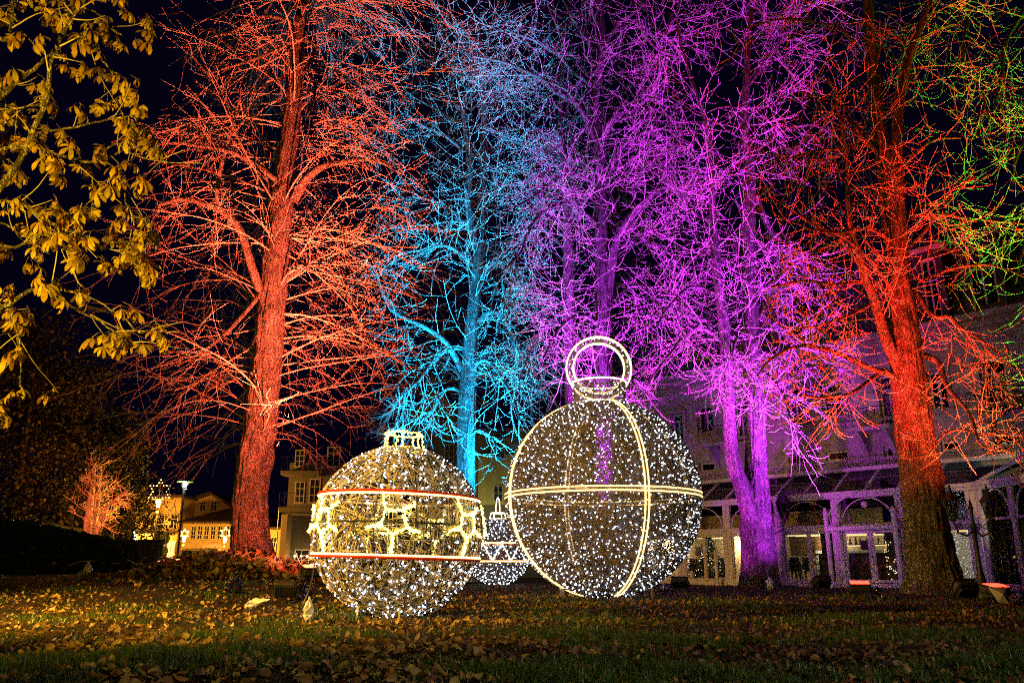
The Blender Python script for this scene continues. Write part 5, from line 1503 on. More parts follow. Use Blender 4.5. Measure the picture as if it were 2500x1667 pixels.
def win_px(t_, xa, Y, l, t, r, b_, g, bars=(1, 1), nm='window', fm='paint'):
    x1_, z1_ = XZ(l, t, Y); x2_, z2_ = XZ(r, b_, Y)
    return framed(nm, t_, x1_ - xa, z2_, x2_ - xa, z1_, 0.0, g, bars, fm)

# gabled house
YA = 92
t_, xa, xb, ze = house('gabled_house', 'gabled house with two small attic windows behind the street lamps', YA, 400, 575, 1245, 14)
_, zr = XZ(515, 1208, YA)
xm, _ = XZ(515, 1208, YA)
b = MB(); b.add([(0, 0, ze), (xb - xa, 0, ze), (xm - xa, 0, zr), (0, 14, ze), (xb - xa, 14, ze), (xm - xa, 14, zr)], [(0, 1, 2), (3, 5, 4)]); part('gable', b, M['ochre'], t_)
b = MB(); b.add([(-0.4, -0.5, ze - 0.1), (xm - xa, -0.5, zr + 0.05), (xm - xa, 14.3, zr + 0.05), (-0.4, 14.3, ze - 0.1), (xb - xa + 0.4, -0.5, ze - 0.1), (xb - xa + 0.4, 14.3, ze - 0.1), (-0.4, -0.5, ze + 0.15), (xm - xa, -0.5, zr + 0.35), (xm - xa, 14.3, zr + 0.35), (-0.4, 14.3, ze + 0.15), (xb - xa + 0.4, -0.5, ze + 0.15), (xb - xa + 0.4, 14.3, ze + 0.15)],
    [(6, 7, 8, 9), (7, 10, 11, 8), (0, 3, 2, 1), (1, 2, 5, 4), (0, 1, 7, 6), (1, 4, 10, 7)]); part('roof', b, M['tile_r'], t_)
for l in (489, 516): win_px(t_, xa, YA, l, 1223, l + 13, 1247, M['dark_gl'], (1, 2))
# shop building in front with hip roof
YB = 84
t_, xa, xb, ze = house('shop_building', 'low ochre shop building with lit shop windows behind the white van', YB, 448, 600, 1273, 8)
_, zr = XZ(520, 1238, YB + 4); w_ = xb - xa
b = MB(); b.add([(-0.5, -0.6, ze), (w_ + 0.5, -0.6, ze), (w_ + 0.5, 8.5, ze), (-0.5, 8.5, ze), (w_ * 0.55, 4, zr), (w_ * 0.95, 4, zr), (-0.5, -0.6, ze - 0.2), (w_ + 0.5, -0.6, ze - 0.2)], [(0, 1, 5, 4), (1, 2, 5), (2, 3, 4, 5), (3, 0, 4), (0, 6, 7, 1)]); part('roof', b, M['tile_r'], t_)
for l in (468, 484, 500, 516, 533, 549): win_px(t_, xa, YB, l, 1284, l + 9, 1316, M['dark_gl'] , (1, 2))
for l in (444, 476, 498): pass
x1_, z1_ = XZ(450, 1318, YB)
part('cornice', MB().cbox(-0.2, -0.4, z1_ - 0.2, w_, -0.005, z1_, 0.03), M['ochre'], t_)
win_px(t_, xa, YB, 449, 1344, 467, 1375, M['winlit'], (1, 1), 'shop_window'); win_px(t_, xa, YB, 477, 1350, 500, 1382, M['winlit_b'], (2, 2), 'shop_window'); win_px(t_, xa, YB, 507, 1345, 540, 1378, M['dark_gl'], (3, 1), 'shop_window')
b = MB(); x1_, z1_ = XZ(503, 1336, YB); 
for k in range(4): b.tube([(x1_ - xa + k * 0.45 + 0.22 * math.cos(t), -0.12, z1_ + 0.22 * math.sin(t)) for t in np.linspace(0, 6, 12)], 0.05, 5)
part('shop_sign', b, emis('red_neon', (1.0, 0.25, 0.08), 0.8), t_)
# house with balcony at the left
YC = 88
t_, xa, xb, ze = house('balcony_house', 'dim ochre house with a flower balcony left of the tall lamp post', YC, 338, 443, 1215, 10)
b = MB(); b.cbox(-0.4, -0.5, ze, xb - xa + 0.3, 10.4, ze + 0.3, 0.05); part('roof_edge', b, M['tile_r'], t_)
for l, r in ((350, 362), (372, 384), (389, 400), (418, 432)): win_px(t_, xa, YC, l, 1255, r, 1290, M['dark_gl'], (1, 2))
x1_, z1_ = XZ(340, 1303, YC); x2_, z2_ = XZ(405, 1290, YC)
bl = part('balcony', MB().cbox(x1_ - xa, -1.4, z1_ - 0.2, x2_ - xa, -0.006, z1_, 0.04), M['grey_pl'], t_)
b = MB(); railing(b, x1_ - xa, x2_ - xa, -1.35, z1_, z2_ - z1_, 0.6); part('railing', b, M['iron'], bl)
win_px(t_, xa, YC, 408, 1320, 425, 1370, M['winlit'], (1, 2), 'shop_window'); win_px(t_, xa, YC, 378, 1325, 392, 1368, M['dark_gl'], (1, 1), 'shop_window')
x1_, z1_ = XZ(402, 1328, YC); 
part('shop_sign', MB().cbox(x1_ - xa - 0.1, -1.2, z1_ - 0.4, x1_ - xa, -0.1, z1_ + 0.25, 0.02), emis('shop_sign', (1.0, 0.8, 0.4), 0.5), t_)
# corner building with balconies, right of the orange tree
YD = 62
t_, xa, xb, ze = house('corner_building', 'dim balcony building between the orange trunk and the small bauble', YD, 708, 900, 1130, 12, 'grey_pl')
for py_ in (1152, 1240):
    x2_, z2_ = XZ(790, py_, YD)
    bl = part('balcony', MB().cbox(-0.3, -1.3, z2_ - 0.35, x2_ - xa, -0.006, z2_, 0.05), M['grey_pl'], t_)
    b = MB(); railing(b, -0.25, x2_ - xa - 0.1, -1.25, z2_, 1.0, 0.4); part('railing', b, M['iron'], bl)
for (l, t, r, b_) in ((722, 1175, 742, 1228), (757, 1168, 780, 1228), (722, 1098, 742, 1140), (800, 1090, 830, 1140)): win_px(t_, xa, YD, l, t, r, b_, M['dark_gl'], (1, 2))
x2_, z2_ = XZ(716, 1245, YD)
part('corner_pillar', MB().cbox(0, -1.3, -1, x2_ - xa, -0.01, z2_ - 0.36, 0.05), M['ochre'], t_)
win_px(t_, xa, YD, 720, 1340, 770, 1395, M['dark_gl'], (2, 1), 'shop_front')
b = MB()
for px_ in (722, 738, 752): 
    x1_, z1_ = XZ(px_, 1357, YD); b.lathe([(0.02, z1_ - 0.08), (0.1, z1_), (0.02, z1_ + 0.08)], 8, x1_ - xa, -0.3)
part('wall_lamp', b, M['star'], t_)
lamp('corner_building_light', P(735, 1360, 60.5), (1, 0.5, 0.1), 60, 0.1)
t_, xa, xb, ze = house('low_house', 'low dark roofed house just right of the orange trunk', 80, 640, 712, 1292, 8)
b = MB(); _, zr = XZ(660, 1250, 82); b.add([(-0.5, -0.4, ze), (xb - xa + 0.4, -0.4, ze), (xb - xa + 0.4, 6, zr), (-0.5, 6, zr), (-0.5, -0.4, ze + 0.2), (xb - xa + 0.4, -0.4, ze + 0.2)], [(4, 5, 2, 3), (0, 1, 5, 4)]); part('roof', b, M['tile_r'], t_)
win_px(t_, xa, 80, 662, 1310, 675, 1335, M['dark_gl'])
# grey villa behind the baubles
YE = 66
t_, xa, xb, ze = house('grey_villa', 'dim grey villa with a gable behind the small bauble and the blue tree', YE, 925, 1160, 1040, 14, 'grey_pl')
xg0, zg = XZ(1000, 1010, YE - 1.5); xg1, _ = XZ(1130, 1010, YE - 1.5); xg, zgt = XZ(1058, 945, YE - 1.5)
b = MB(); b.box(xg0 - xa, -1.5, -1, xg1 - xa, -0.01, zg); b.add([(xg0 - xa, -1.5, zg), (xg1 - xa, -1.5, zg), (xg - xa, -1.5, zgt), (xg0 - xa, 5, zg), (xg1 - xa, 5, zg), (xg - xa, 5, zgt)], [(0, 1, 2), (3, 5, 4)]); part('gable_wing', b, M['grey_pl'], t_)
b = MB(); b.add([(xg0 - xa - 0.5, -2, zg - 0.25), (xg - xa, -2, zgt + 0.1), (xg - xa, 6, zgt + 0.1), (xg0 - xa - 0.5, 6, zg - 0.25), (xg1 - xa + 0.5, -2, zg - 0.25), (xg1 - xa + 0.5, 6, zg - 0.25)], [(0, 1, 2, 3), (1, 4, 5, 2)]); part('gable_roof', b, M['tile_r'], t_)
b = MB(); b.add([(-0.5, -0.5, ze), (xb - xa + 0.5, -0.5, ze), (xb - xa + 0.5, 5, ze + 2.2), (-0.5, 5, ze + 2.2)], [(0, 1, 2, 3)]); part('roof', b, M['tile_r'], t_)
def win_y(l, t, r, b_, y_):
    x1_, z1_ = XZ(l, t, YE + y_); x2_, z2_ = XZ(r, b_, YE + y_); framed('window', t_, x1_ - xa, z2_, x2_ - xa, z1_, y_, M['dark_gl'], (1, 2))
for q in ((935, 1045, 960, 1080), (972, 1045, 995, 1080)): win_y(*q, 0.0)
for q in ((1030, 1005, 1052, 1040), (1072, 1005, 1094, 1040), (1085, 1085, 1108, 1130), (1030, 1085, 1052, 1130)): win_y(*q, -1.5)
x1_, z1_ = XZ(1000, 1058, YE - 1.5); x2_, z2_ = XZ(1130, 1062, YE - 1.5)
part('band', MB().cbox(x1_ - xa, -1.7, z1_ - 0.35, x2_ - xa, -1.503, z1_ , 0.04), M['grey_pl'], t_)
YF = 58
M['lime_pl'] = mat('yellow_green_plaster', (0.5, 0.48, 0.2), 0.85, var=0.1, scale=0.6)
t_, xa, xb, ze = house('annex_building', 'plain annex with a pale yellow lower wall right of the blue trunk', YF, 1160, 1400, 1045, 10, 'grey_pl')
x1_, z1_ = XZ(1168, 1110, YF); x2_, z2_ = XZ(1258, 1232, YF)
part('yellow_wall', MB().box(x1_ - xa, -0.2, z2_, x2_ - xa, -0.005, z1_), M['lime_pl'], t_)
for q in ((1210, 1070, 1232, 1125), (1205, 1185, 1228, 1225)):
    x1_, z1_ = XZ(q[0], q[1], YF); x2_, z2_ = XZ(q[2], q[3], YF); framed('window', t_, x1_ - xa, z2_, x2_ - xa, z1_, -0.2, M['dark_gl'], (1, 1))
lamp('annex_lamp', P(1190, 1270, 55), (1.0, 0.85, 0.3), 160, 0.2)

# ---- street lamps with star ornaments
def star_lamp(lbl, px_, pbase, plamp, pstar0, pstar1, Y, wpx, big=False):
    base = P(px_[0], pbase, Y); zt_ = P(px_[1], plamp, Y)[2]
    t_ = thing('street_lamp', lbl, 'street lamp', (P(px_[1], plamp, Y)[0], Y, -0.3), 0, 'street lamps carrying a star of bulbs')
    zt_ += 0.3; k = Y / 55.0
    b = MB(); b.lathe([(0.12, 0), (0.1, 0.6), (0.05, 0.7), (0.045, zt_ - 0.6)], 8); part('post', b, M['iron'], t_)
    b = MB(); b.lathe([(0.06, zt_ - 0.6), (0.14, zt_ - 0.5), (0.1, zt_ - 0.35)], 8); b.cbox(-0.42, -0.15, zt_ + 0.42, 0.42, 0.15, zt_ + 0.48, 0.01); part('lamp_holder', b, M['iron'], t_)
    b = MB(); b.lathe([(0.09, zt_ - 0.12), (0.17, zt_ + 0.3), (0.1, zt_ + 0.4)], 10); part('lamp_glass', b, M['sodium'], t_)
    z0_ = P(px_[1], pstar0, Y)[2] + 0.3; z1_ = P(px_[1], pstar1, Y)[2] + 0.3; hs = (z1_ - z0_) / 2; c = (z0_ + z1_) / 2
    fr = MB(); pts = []
    for j in range(6):
        a = math.pi / 2 + j * math.pi / 3; a2 = a + math.pi / 6
        o_ = (hs * math.cos(a), c + hs * math.sin(a)); i_ = (hs * 0.58 * math.cos(a2), c + hs * 0.58 * math.sin(a2))
        i0_ = (hs * 0.58 * math.cos(a - math.pi / 6), c + hs * 0.58 * math.sin(a - math.pi / 6))
        fr.tube([(i0_[0], 0, i0_[1]), (o_[0], 0, o_[1]), (i_[0], 0, i_[1])], 0.012, 4)
        pts += [(o_[0], 0, o_[1]), (i_[0], 0, i_[1]), ((o_[0] + i_[0]) / 2, 0, (o_[1] + i_[1]) / 2), ((o_[0] + i0_[0]) / 2, 0, (o_[1] + i0_[1]) / 2)]
    fr.tube([(0, 0, zt_ + 0.45), (0, 0, c + hs)], 0.015, 4)
    part('star_frame', fr, M['iron'], t_)
    for q in pts:
        o = part('bulb', bulb, M['star'], t_, q); s = 2.1 * k; o.scale = (s, s, s)
    lamp('street_lamp_light', (P(px_[1], plamp, Y)[0], Y - 0.5, zt_ - 0.35), (1.0, 0.4, 0.035), 5200 * (1.0 if big else 0.75), 0.25)
star_lamp('tall street lamp with the biggest star of bulbs, nearest of the star lamps', (366, 386), 1385, 1234, 1228, 1171, 58, 0, True)
star_lamp('street lamp with a small star above the dark wall, farthest left', (330, 331), 1385, 1313, 1306, 1290, 86, 0)
star_lamp('street lamp with a star in front of the shop building above the van', (446, 449), 1385, 1319, 1314, 1291, 76, 0)
star_lamp('street lamp with a star beside the orange trunk', (548, 549), 1385, 1321, 1314, 1287, 76, 0)
# tall modern lamp
q = P(455, 1278, 50)
t_ = thing('street_lamp', 'tall thin street lamp with a flat disc top and greenish white light', 'street lamp', (P(452, 1178, 50)[0], 50, -0.3))
zt_ = P(455, 1178, 50)[2] + 0.3
b = MB(); b.lathe([(0.13, 0), (0.12, 1.5), (0.06, 1.6), (0.05, zt_ - 0.75), (0.1, zt_ - 0.7), (0.1, zt_ - 0.4)], 10); part('post', b, M['iron'], t_)
part('lamp_glass', MB().lathe([(0.13, zt_ - 0.39), (0.22, zt_ - 0.05)], 10), M['winglass'], t_)
part('lamp_bulb', MB().lathe([(0.03, zt_ - 0.25), (0.13, zt_ - 0.12), (0.03, zt_ + 0.0)], 8), emis('cool_green_lamp', (0.75, 1.0, 0.8), 16), t_)
part('disc', MB().lathe([(0.1, zt_ + 0.01), (0.48, zt_ + 0.04), (0.48, zt_ + 0.08), (0.05, zt_ + 0.14)], 20), mat('green_cap', (0.2, 0.45, 0.12), 0.5), t_)
lamp('street_lamp_light', (P(452, 1178, 50)[0], 49.6, zt_ - 0.5), (0.75, 1.0, 0.7), 90, 0.12)
# white van
vq = P(463, 1390, 72)
van = thing('parked_van', 'pale van parked in the street by the lit shop windows', 'van', (vq[0], 72, 0.0), rad(-8))
b = MB()
prof = [(-1.9, 0.4), (-1.9, 1.0), (-1.75, 1.25), (-0.9, 1.45), (-0.35, 2.15), (1.9, 2.2), (2.0, 1.9), (2.05, 0.4)]
n_ = len(prof)
vv = [(x, -0.9, z) for x, z in prof] + [(x, 0.9, z) for x, z in prof]
vv = [(x * 1.0, y * (0.92 if z > 1.5 else 1), z) for x, y, z in vv]
b.add(vv, [tuple(range(n_)), tuple(range(2 * n_ - 1, n_ - 1, -1))] + [(i, i + n_, (i + 1) % n_ + n_, (i + 1) % n_) for i in range(n_)])
part('body', b, mat('van_paint', (0.62, 0.55, 0.36), 0.35), van)
for xa_, xb_ in ((-0.35, 0.6), (0.75, 1.7)): part('side_window', MB().box(xa_, -0.925, 1.45, xb_, -0.88, 1.98), M['dark_gl'], van)
for x_ in (-1.25, 1.3):
    wl = part('wheel', MB().lathe([(0.2, -0.1), (0.32, -0.09), (0.34, 0), (0.32, 0.09), (0.2, 0.1)], 14), M['black'], van, (x_, -0.86, 0.34), (rad(90), 0, 0))
    part('rim', MB().lathe([(0.19, -0.02), (0.19, 0.112), (0.05, 0.118)], 10), M['steel'], wl)
part('tail_light', MB().box(2.03, -0.9, 0.9, 2.07, -0.7, 1.3), mat('red_lens', (0.4, 0.02, 0.02), 0.3), van)
# clipped ball shrubs at the shop
sq = P(386, 1385, 80)
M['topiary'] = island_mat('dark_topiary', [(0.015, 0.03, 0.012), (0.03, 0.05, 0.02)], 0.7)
ts_ = thing('topiary_tree', 'clipped topiary tree in two dark balls before the balcony house', 'topiary', (sq[0], 80, 0.0))
part('trunk', MB().lathe([(0.07, 0), (0.05, 2.6)], 8), M['wood'], ts_)
for z_, r_ in ((0.9, 0.85), (2.0, 0.7), (3.2, 0.75)):
    d_ = RNG.normal(size=(900, 3)); d_ /= np.linalg.norm(d_, axis=1, keepdims=True)
    pz = d_ * r_ * RNG.uniform(0.85, 1.02, 900)[:, None] * np.array([1, 1, 0.8]) + (0, 0, z_)
    v, f = leaf_batch(pz[:, 0], pz[:, 1], np.full(900, 0.2), 0, 0.8, z=pz[:, 2]); part('foliage', mesh_np('foliage', v, f), M['topiary'], ts_, kind='stuff')
# cafe barrier
t_ = thing('striped_barrier', 'low striped barrier in front of the lit shop', 'barrier', (P(372, 1385, 74)[0], 74, 0))
for k in range(9): part('board', MB().box(k * 0.42, -0.02, 0.3, k * 0.42 + 0.4, 0.02, 0.95), M['stripe_w'] if k % 2 else mat('red_board', (0.4, 0.05, 0.03), 0.6), t_)
for x_ in (0.1, 3.6): part('leg', MB().box(x_, -0.05, -0.1, x_ + 0.06, 0.05, 0.3), M['steel'], t_)
# thin flagpole
t_ = thing('flag_pole', 'thin pale pole standing right of the orange trunk', 'pole', (P(672, 1370, 60)[0], 60, -0.2)); part('pole', MB().lathe([(0.06, 0), (0.04, P(672, 1245, 60)[2] + 0.2)], 8), M['steel'], t_)

# ---- dark stone wall, hedge bank and evergreens at the far left
w1 = P(282, 1378, 46); w2 = P(364, 1380, 44); zt_ = P(320, 1322, 45)[2]
sw = thing('stone_wall', 'dark rough stone wall ending left of the nearest street lamp', 'wall', (w1[0], 45, 0))
wl_ = w2[0] - w1[0] + 2.5
for r_ in range(5):
    z_ = r_ * zt_ / 5; x_ = -2.5 + (0.25 if r_ % 2 else 0)
    while x_ < wl_ - 2.5:
        l_ = random.uniform(0.35, 0.7); l_ = min(l_, wl_ - 2.5 - x_ + 0.02)
        part('stone', MB().cbox(x_ + 0.012, random.uniform(-0.03, 0.03), z_ + 0.012, x_ + l_ - 0.012, 0.5, z_ + zt_ / 5 - 0.012, 0.03), M['stone'], sw); x_ += l_
part('mortar_core', MB().box(-2.5, 0.06, 0, wl_ - 2.52, 0.44, zt_ - 0.02), M['slate'], sw)
part('coping', MB().cbox(-2.55, -0.08, zt_, wl_ - 2.45, 0.58, zt_ + 0.12, 0.03), M['stone'], sw)
bx = np.linspace(-60, -13, 60); by = np.linspace(50, 66, 14); BX, BY = np.meshgrid(bx, by, indexing='ij')
BZ = 3.6 * smooth(-25.3, -31, BX) * np.sin(np.clip((BY - 50) / 16, 0, 1) * math.pi) ** 0.5 + 0.2 * np.sin(BX * 1.3) * np.sin(BY * 1.1) * smooth(-25.3, -29, BX) - 0.5 * smooth(-27, -24, BX)
I_, J_ = np.meshgrid(np.arange(59), np.arange(13), indexing='ij'); a_ = (I_ * 14 + J_).ravel()
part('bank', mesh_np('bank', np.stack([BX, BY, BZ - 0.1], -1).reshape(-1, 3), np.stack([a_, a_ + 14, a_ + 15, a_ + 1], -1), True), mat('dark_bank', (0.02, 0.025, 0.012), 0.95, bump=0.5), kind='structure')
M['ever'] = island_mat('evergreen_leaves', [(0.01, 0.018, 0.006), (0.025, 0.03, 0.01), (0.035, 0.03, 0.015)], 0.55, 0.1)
def evergreen(lbl, px_, Y, hgt, rad_, n_, z0=1.6):
    q = P(px_, 1340, Y); t_ = thing('evergreen_tree', lbl, 'tree', (q[0], Y, z0 - 0.3), 0, 'dark evergreens on the far left bank')
    part('trunk', MB().lathe([(0.3, 0), (0.22, hgt * 0.4), (0.05, hgt * 0.95)], 8), M['bark_dark'], t_)
    cl = RNG.random((70, 3)); ch = 0.12 + 0.88 * cl[:, 0]; cr_ = rad_ * np.sqrt(np.clip(1.05 - ch, 0.03, 1)) * (0.3 + 0.75 * cl[:, 1]); ca_ = cl[:, 2] * 6.283
    cc = np.stack([cr_ * np.cos(ca_), cr_ * np.sin(ca_), ch * hgt], -1)
    pz = cc[RNG.integers(0, 70, n_)] + RNG.normal(0, 0.09 * hgt * 0.6 + 0.2, (n_, 3)) * np.array([1, 1, 0.7])
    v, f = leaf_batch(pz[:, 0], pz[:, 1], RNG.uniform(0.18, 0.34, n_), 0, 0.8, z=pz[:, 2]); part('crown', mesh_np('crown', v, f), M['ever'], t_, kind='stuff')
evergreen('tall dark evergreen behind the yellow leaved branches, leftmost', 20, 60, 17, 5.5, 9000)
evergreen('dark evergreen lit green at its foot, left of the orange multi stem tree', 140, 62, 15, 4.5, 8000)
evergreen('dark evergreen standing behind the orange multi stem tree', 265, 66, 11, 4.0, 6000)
# orange multi-stem tree
Y8 = 55.0
tr = [pline([(213,1318,22),(216,1270,20),(222,1220,16),(228,1170,10),(232,1130,4)], Y8, 0, 40), pline([(222,1318,20),(230,1270,17),(238,1220,13),(243,1180,7),(248,1140,4)], Y8 + 0.3, 0, 40), pline([(230,1318,18),(247,1275,15),(262,1240,8),(285,1215,6),(310,1195,3)], Y8, -1, 40)]
make_tree('multi_stem_tree', 'small multi stem tree lit orange on the far left bank', tuple(P(218, 1318, Y8)), tr, [], [
    dict(src='trunk', out='branch', n=60, t0=0.2, t1=1, ang=58, asd=15, ll=(0.8, 2.2), K=7, droop=0.0, curl=0.05, wig=0.06, rfac=0.4, rmin=0.02),
    dict(src='branch', out='twig', n=420, t0=0.2, t1=1, ang=50, asd=15, ll=(0.4, 1.3), K=6, droop=0.02, curl=0.02, wig=0.1, rfac=0.5, rmin=0.011, rl=0.004)], flare=0.1, sides=20)
# dark clipped hedge in front of the bank, sinking to the right
hx0 = P(-60, 1390, 42)[0]; hx1 = P(300, 1390, 42)[0]
hd = thing('hedge', 'black unlit hedge sloping down to the stone wall at the far left', 'hedge', (hx0, 42, 0))
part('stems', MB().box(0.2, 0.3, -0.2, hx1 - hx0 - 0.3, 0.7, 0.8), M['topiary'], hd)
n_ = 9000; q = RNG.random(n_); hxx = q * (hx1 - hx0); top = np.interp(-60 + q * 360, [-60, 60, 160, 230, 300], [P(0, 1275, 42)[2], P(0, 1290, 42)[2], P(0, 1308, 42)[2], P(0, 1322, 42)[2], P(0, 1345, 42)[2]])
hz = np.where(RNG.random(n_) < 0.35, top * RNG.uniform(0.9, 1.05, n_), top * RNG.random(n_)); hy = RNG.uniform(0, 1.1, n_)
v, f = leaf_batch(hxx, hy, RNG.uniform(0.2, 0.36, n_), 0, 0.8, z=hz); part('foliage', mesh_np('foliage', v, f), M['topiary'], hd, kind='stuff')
v = np.array([(-75, 49, 0.0), (-2, 49, 0.0), (-2, 110, 0.0), (-75, 110, 0.0)], float); v[:, 2] = 0.24
part('street', mesh_np('street', v, np.array([[0, 1, 2, 3]])), mat('wet_asphalt', (0.045, 0.042, 0.04), 0.45, var=0.4, scale=0.8, bump=0.3), kind='structure')
# ---------------------------------------------------------------- floodlights, wrapped lights, leaf heap
def flood(lbl, loc, rz, lens=None, s=1.0, tilt=50):
    t_ = thing('floodlight', lbl, 'floodlight', loc, rz, 'floodlights standing on the grass')
    tl = rad(tilt)
    rx = (tl, 0, 0)
    part('housing', MB().cbox(-0.24, -0.1, -0.17, 0.24, 0.06, 0.17, 0.03), M['black'], t_, (0, 0, 0.3), rx)
    for k in range(9): part('fin', MB().box(-0.2 + k * 0.05 - 0.006, -0.15, -0.13, -0.2 + k * 0.05 + 0.006, -0.1, 0.1), M['black'], t_, (0, 0, 0.3), rx)
    part('bezel', MB().cbox(-0.25, 0.06, -0.18, 0.25, 0.085, 0.18, 0.01), M['black'], t_, (0, 0, 0.3), rx)
    part('lens', MB().box(-0.21, 0.086, -0.14, 0.21, 0.096, 0.14), lens or M['dark_gl'], t_, (0, 0, 0.3), rx)
    b = MB(); b.tube([(-0.27, 0, 0.3), (-0.28, 0, 0.04), (-0.2, 0, 0.02), (0.2, 0, 0.02), (0.28, 0, 0.04), (0.27, 0, 0.3)], 0.014, 6); b.box(-0.05, -0.2, -0.1, 0.05, 0.2, 0.015); part('bracket', b, M['iron'], t_)
    if s != 1: t_.scale = (s, s, s)
    return t_
LR = emis('red_flood_lens', (1.0, 0.04, 0.02), 5); LO = emis('orange_flood_lens', (1.0, 0.16, 0.06), 6)
LC = emis('cyan_flood_lens', (0.05, 0.6, 1.0), 8); LM_ = emis('magenta_flood_lens', (0.6, 0.1, 1.0), 8)
def gz(x, y): return float(ground_z(x, y))
def flood_px(lbl, px_, Y, rz, lens=None, s=1.0, tilt=50):
    x = P(px_, 1420, Y)[0]; return flood(lbl, (x, Y, gz(x, Y)), rz, lens, s, tilt)
flood_px('glowing orange red floodlight at the left foot of the leafy mound', 408, 24.0, -0.5, LO, 1.2, 100)
flood_px('glowing orange red floodlight half hidden behind the small bauble', 762, 22.6, 0.5, LO, 1.2, 100)
flood_px('black ribbed floodlight seen from behind between mound and small bauble', 697, 17.0, 0.15, None, 0.85, 20)
flood_px('black floodlight box close to the right of the large bauble', 1660, 25.5, -0.4, LM_, 1.0, 55)
flood_px('black floodlight standing before the panes left of the entrance', 2005, 25.5, 0.4, LM_, 1.1, 55)
flood_px('black floodlight with a red glowing lens before the entrance doors', 2098, 20.2, -0.3, LR, 1.0, 102)
flood_px('black floodlight lying in shadow right of the broad red trunk', 2352, 18.6, 0.2, None, 1.1, 40)
flood_px('red glowing floodlight near the right edge with foil hanging below it', 2428, 17.8, 0.35, LR, 1.0, 102)
# crumpled transparent wraps round cable joints
M['wrap'] = glass('clear_plastic_wrap', (0.72, 0.72, 0.76), 0.22, 0.15)
M['foil'] = mat('gold_foil', (0.6, 0.42, 0.15), 0.2, metal=1.0, bump=0.5)
M['wrap_white'] = mat('white_plastic_wrap', (0.55, 0.55, 0.62), 0.3, var=0.3, scale=30, bump=0.5)
def wrap(lbl, px_, py_, Y, w_, h_, mt='wrap', core=True, rz=0.0, lie=False, seed=0):
    q = P(px_, py_, Y); t_ = thing('wrapped_cable_joint', lbl, 'plastic wrap', (q[0], Y, gz(q[0], Y)), rz, 'plastic wrapped cable joints')
    rr = random.Random(seed + px_); vs = []; n1, n2 = 9, 11
    import bmesh
    bm = bmesh.new()
    prof = [0.35, 0.8, 1.0, 0.95, 1.05, 0.85, 0.6, 0.3, 0.12]
    for i in range(n1):
        for j in range(n2):
            a = 2 * math.pi * j / n2 + rr.uniform(-0.2, 0.2); r_ = prof[i] * w_ / 2 * rr.uniform(0.62, 1.2)
            vs.append((r_ * math.cos(a), r_ * math.sin(a), h_ * (i / (n1 - 1)) + rr.uniform(-0.03, 0.03) * h_))
    fs = []
    for i in range(n1 - 1):
        for j in range(n2):
            j2 = (j + 1) % n2; fs += [(i * n2 + j, i * n2 + j2, (i + 1) * n2 + j2), (i * n2 + j, (i + 1) * n2 + j2, (i + 1) * n2 + j)]
    bm.free()
    rot = (rad(78), 0, 0.9) if lie else (0, 0, 0)
    part('wrap', mesh_np('wrap', np.array(vs), fs), M[mt], t_, (0, 0, 0.05 if lie else 0), rot)
    if core: part('plug', MB().cbox(-w_ * 0.16, -w_ * 0.16, h_ * 0.3, w_ * 0.16, w_ * 0.16, h_ * 0.75, 0.01), M['black'], t_, (0, 0, 0.05 if lie else 0), rot)
    b = MB(); b.tube([(0, 0, h_ * 0.3), (w_ * 0.6, 0, h_ * 0.15), (w_ * 1.4, -0.1, 0.02), (w_ * 2.4, 0.1, 0.015)], 0.009, 5); part('cord', b, M['cable'], t_)
    return t_
wrap('upright cable joint in clear violet tinted plastic, left of the small bauble', 755 - 2, 1500, 12.6, 0.16, 0.36, 'wrap_white', True, 0.3)
wrap('white plastic wrapped joint lying on the yellow leaves', 600, 1465, 15.5, 0.14, 0.5, 'wrap_white', True, 0.4, True)
wrap('ball of crumpled clear cellophane at the foot of the mound', 573, 1430, 18.5, 0.42, 0.36, 'wrap', False)
wrap('clear plastic bag beside the left orange floodlight', 372, 1400, 23.5, 0.4, 0.42, 'wrap', True)
wrap('small white wrapped joint on a stake before the dark wall', 214, 1390, 27.0, 0.28, 0.5, 'wrap_white', False)
wrap('crumpled plastic glowing orange beside the ribbed floodlight', 737, 1430, 17.5, 0.4, 0.36, 'wrap', True)
wrap('violet lit plastic wrapped joint at the foot of the violet trunk', 1880, 1435, 28.0, 0.26, 0.45, 'wrap_white', False)
wrap('clear wrapped joint lying before the entrance door', 2140, 1440, 19.8, 0.24, 0.34, 'wrap', True)
wrap('clear wrapped joint at the far right edge', 2492, 1440, 16.8, 0.26, 0.34, 'wrap', True)
wrap('wrapped joints at the right foot of the large bauble', 1625, 1435, 24.5, 0.4, 0.3, 'wrap', True)
q = P(2440, 1450, 17.4); t_ = thing('foil_bag', 'gold edged foil bag hanging under the red floodlight at the right', 'foil bag', (q[0], 17.4, gz(q[0], 17.4)), 0.2)
b = MB(); b.add([(-0.25, 0, 0.36), (0.22, 0.02, 0.34), (0.12, -0.1, 0.02), (-0.1, -0.06, 0.05), (-0.02, -0.12, 0.22)], [(0, 4, 1), (0, 3, 4), (3, 2, 4), (2, 1, 4)]); part('bag', b, M['wrap_white'], t_)
b = MB(); b.obox((-0.02, -0.13, 0.36), (0.14, -0.14, 0.0), 0.05, 0.01); part('strip', b, M['foil'], t_)
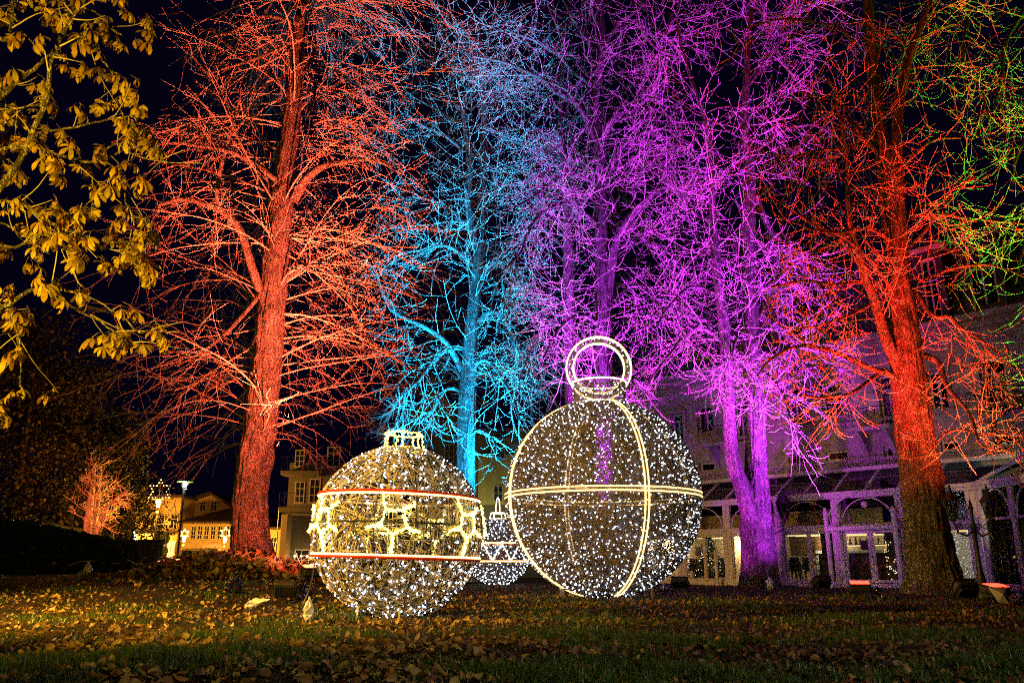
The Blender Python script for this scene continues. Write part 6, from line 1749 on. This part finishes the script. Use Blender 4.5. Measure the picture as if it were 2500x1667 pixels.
# cables from the baubles
def cable(lbl, pts):
    c = np.array(pts, float); c = catmull(c, 30); c[:, 2] = [gz(a, b_) + 0.02 + max(0, z_) for a, b_, z_ in c]
    b = MB(); b.tube([tuple(q) for q in c], 0.012, 5); o = part('power_cable', b, M['cable'], None, smooth=True); tag(o, lbl, 'cable')
q1 = P(755, 1495, 12.6)
cable('black power cable hanging from the left side of the small bauble', [(sc_[0] - 1.2, 13.2, 0.9), (sc_[0] - 1.22, 13.0, 0.45), (sc_[0] - 1.3, 12.85, 0.1), (q1[0] + 0.02, 12.6, 0.1)])
# leaf and twig heap on the mound
M['heap'] = island_mat('heap_leaves', [(0.08, 0.1, 0.02), (0.2, 0.2, 0.05), (0.34, 0.2, 0.06), (0.2, 0.09, 0.03), (0.1, 0.05, 0.02)], 0.5, 0.15)
hp = thing('leaf_heap', 'heap of green and yellow leaves with dry twigs round the foot of the orange lime', 'leaf heap', (T1[0], 26.5, gz(T1[0], 26.5)))
n_ = 2600; hx = RNG.normal(0.2, 1.5, n_); hy = RNG.uniform(-3.2, 0.6, n_); hz = np.array([gz(T1[0] + a, 26.5 + b_) for a, b_ in zip(hx, hy)]) - gz(T1[0], 26.5) + RNG.random(n_) ** 2 * 0.55 * np.exp(-(hx / 1.9) ** 2)
v, f = leaf_batch(hx, hy, RNG.uniform(0.1, 0.26, n_), 0.02, 0.7, z=hz); part('heap_foliage', mesh_np('heap_foliage', v, f, True), M['heap'], hp, kind='stuff')
me = leaf_batch(np.array([0.0]), np.array([0.0]), np.array([1.0]), 0, 0.3, 0.4, z=np.array([0.0])); lm_ = mesh_np('leaf', *me, True); lm_.materials.append(M['heap'])
for k in range(150):
    a = RNG.normal(0.2, 1.4); b_ = RNG.uniform(-3.4, -1.2); z_ = gz(T1[0] + a, 26.5 + b_) - gz(T1[0], 26.5) + random.random() * 0.6 * math.exp(-(a / 1.9) ** 2) + 0.06
    o = part('leaf', lm_, None, hp, (a, b_, z_), (random.uniform(-0.3, 1.2), random.uniform(-0.7, 0.7), random.random() * 6.28)); s = random.uniform(0.18, 0.34); o.scale = (s, s, s)
st = np.stack([np.stack([RNG.normal(0.3, 1.5, 170), RNG.uniform(-3, 0, 170), np.full(170, 0.0)], -1)], 1)
dv = RNG.normal(0, 0.4, (170, 3)); dv[:, 2] = np.abs(dv[:, 2]) * 0.6 + 0.05
stp = np.concatenate([st, st + dv[:, None] * 0.5, st + dv[:, None] + np.array([0.1, 0, -0.1])], 1); stp[..., 2] += 0.1
v, f = tube_np(stp, np.full(stp.shape[:2], 0.012), 4); part('twigs', mesh_np('twigs', v, f), M['twig'], hp, kind='stuff')
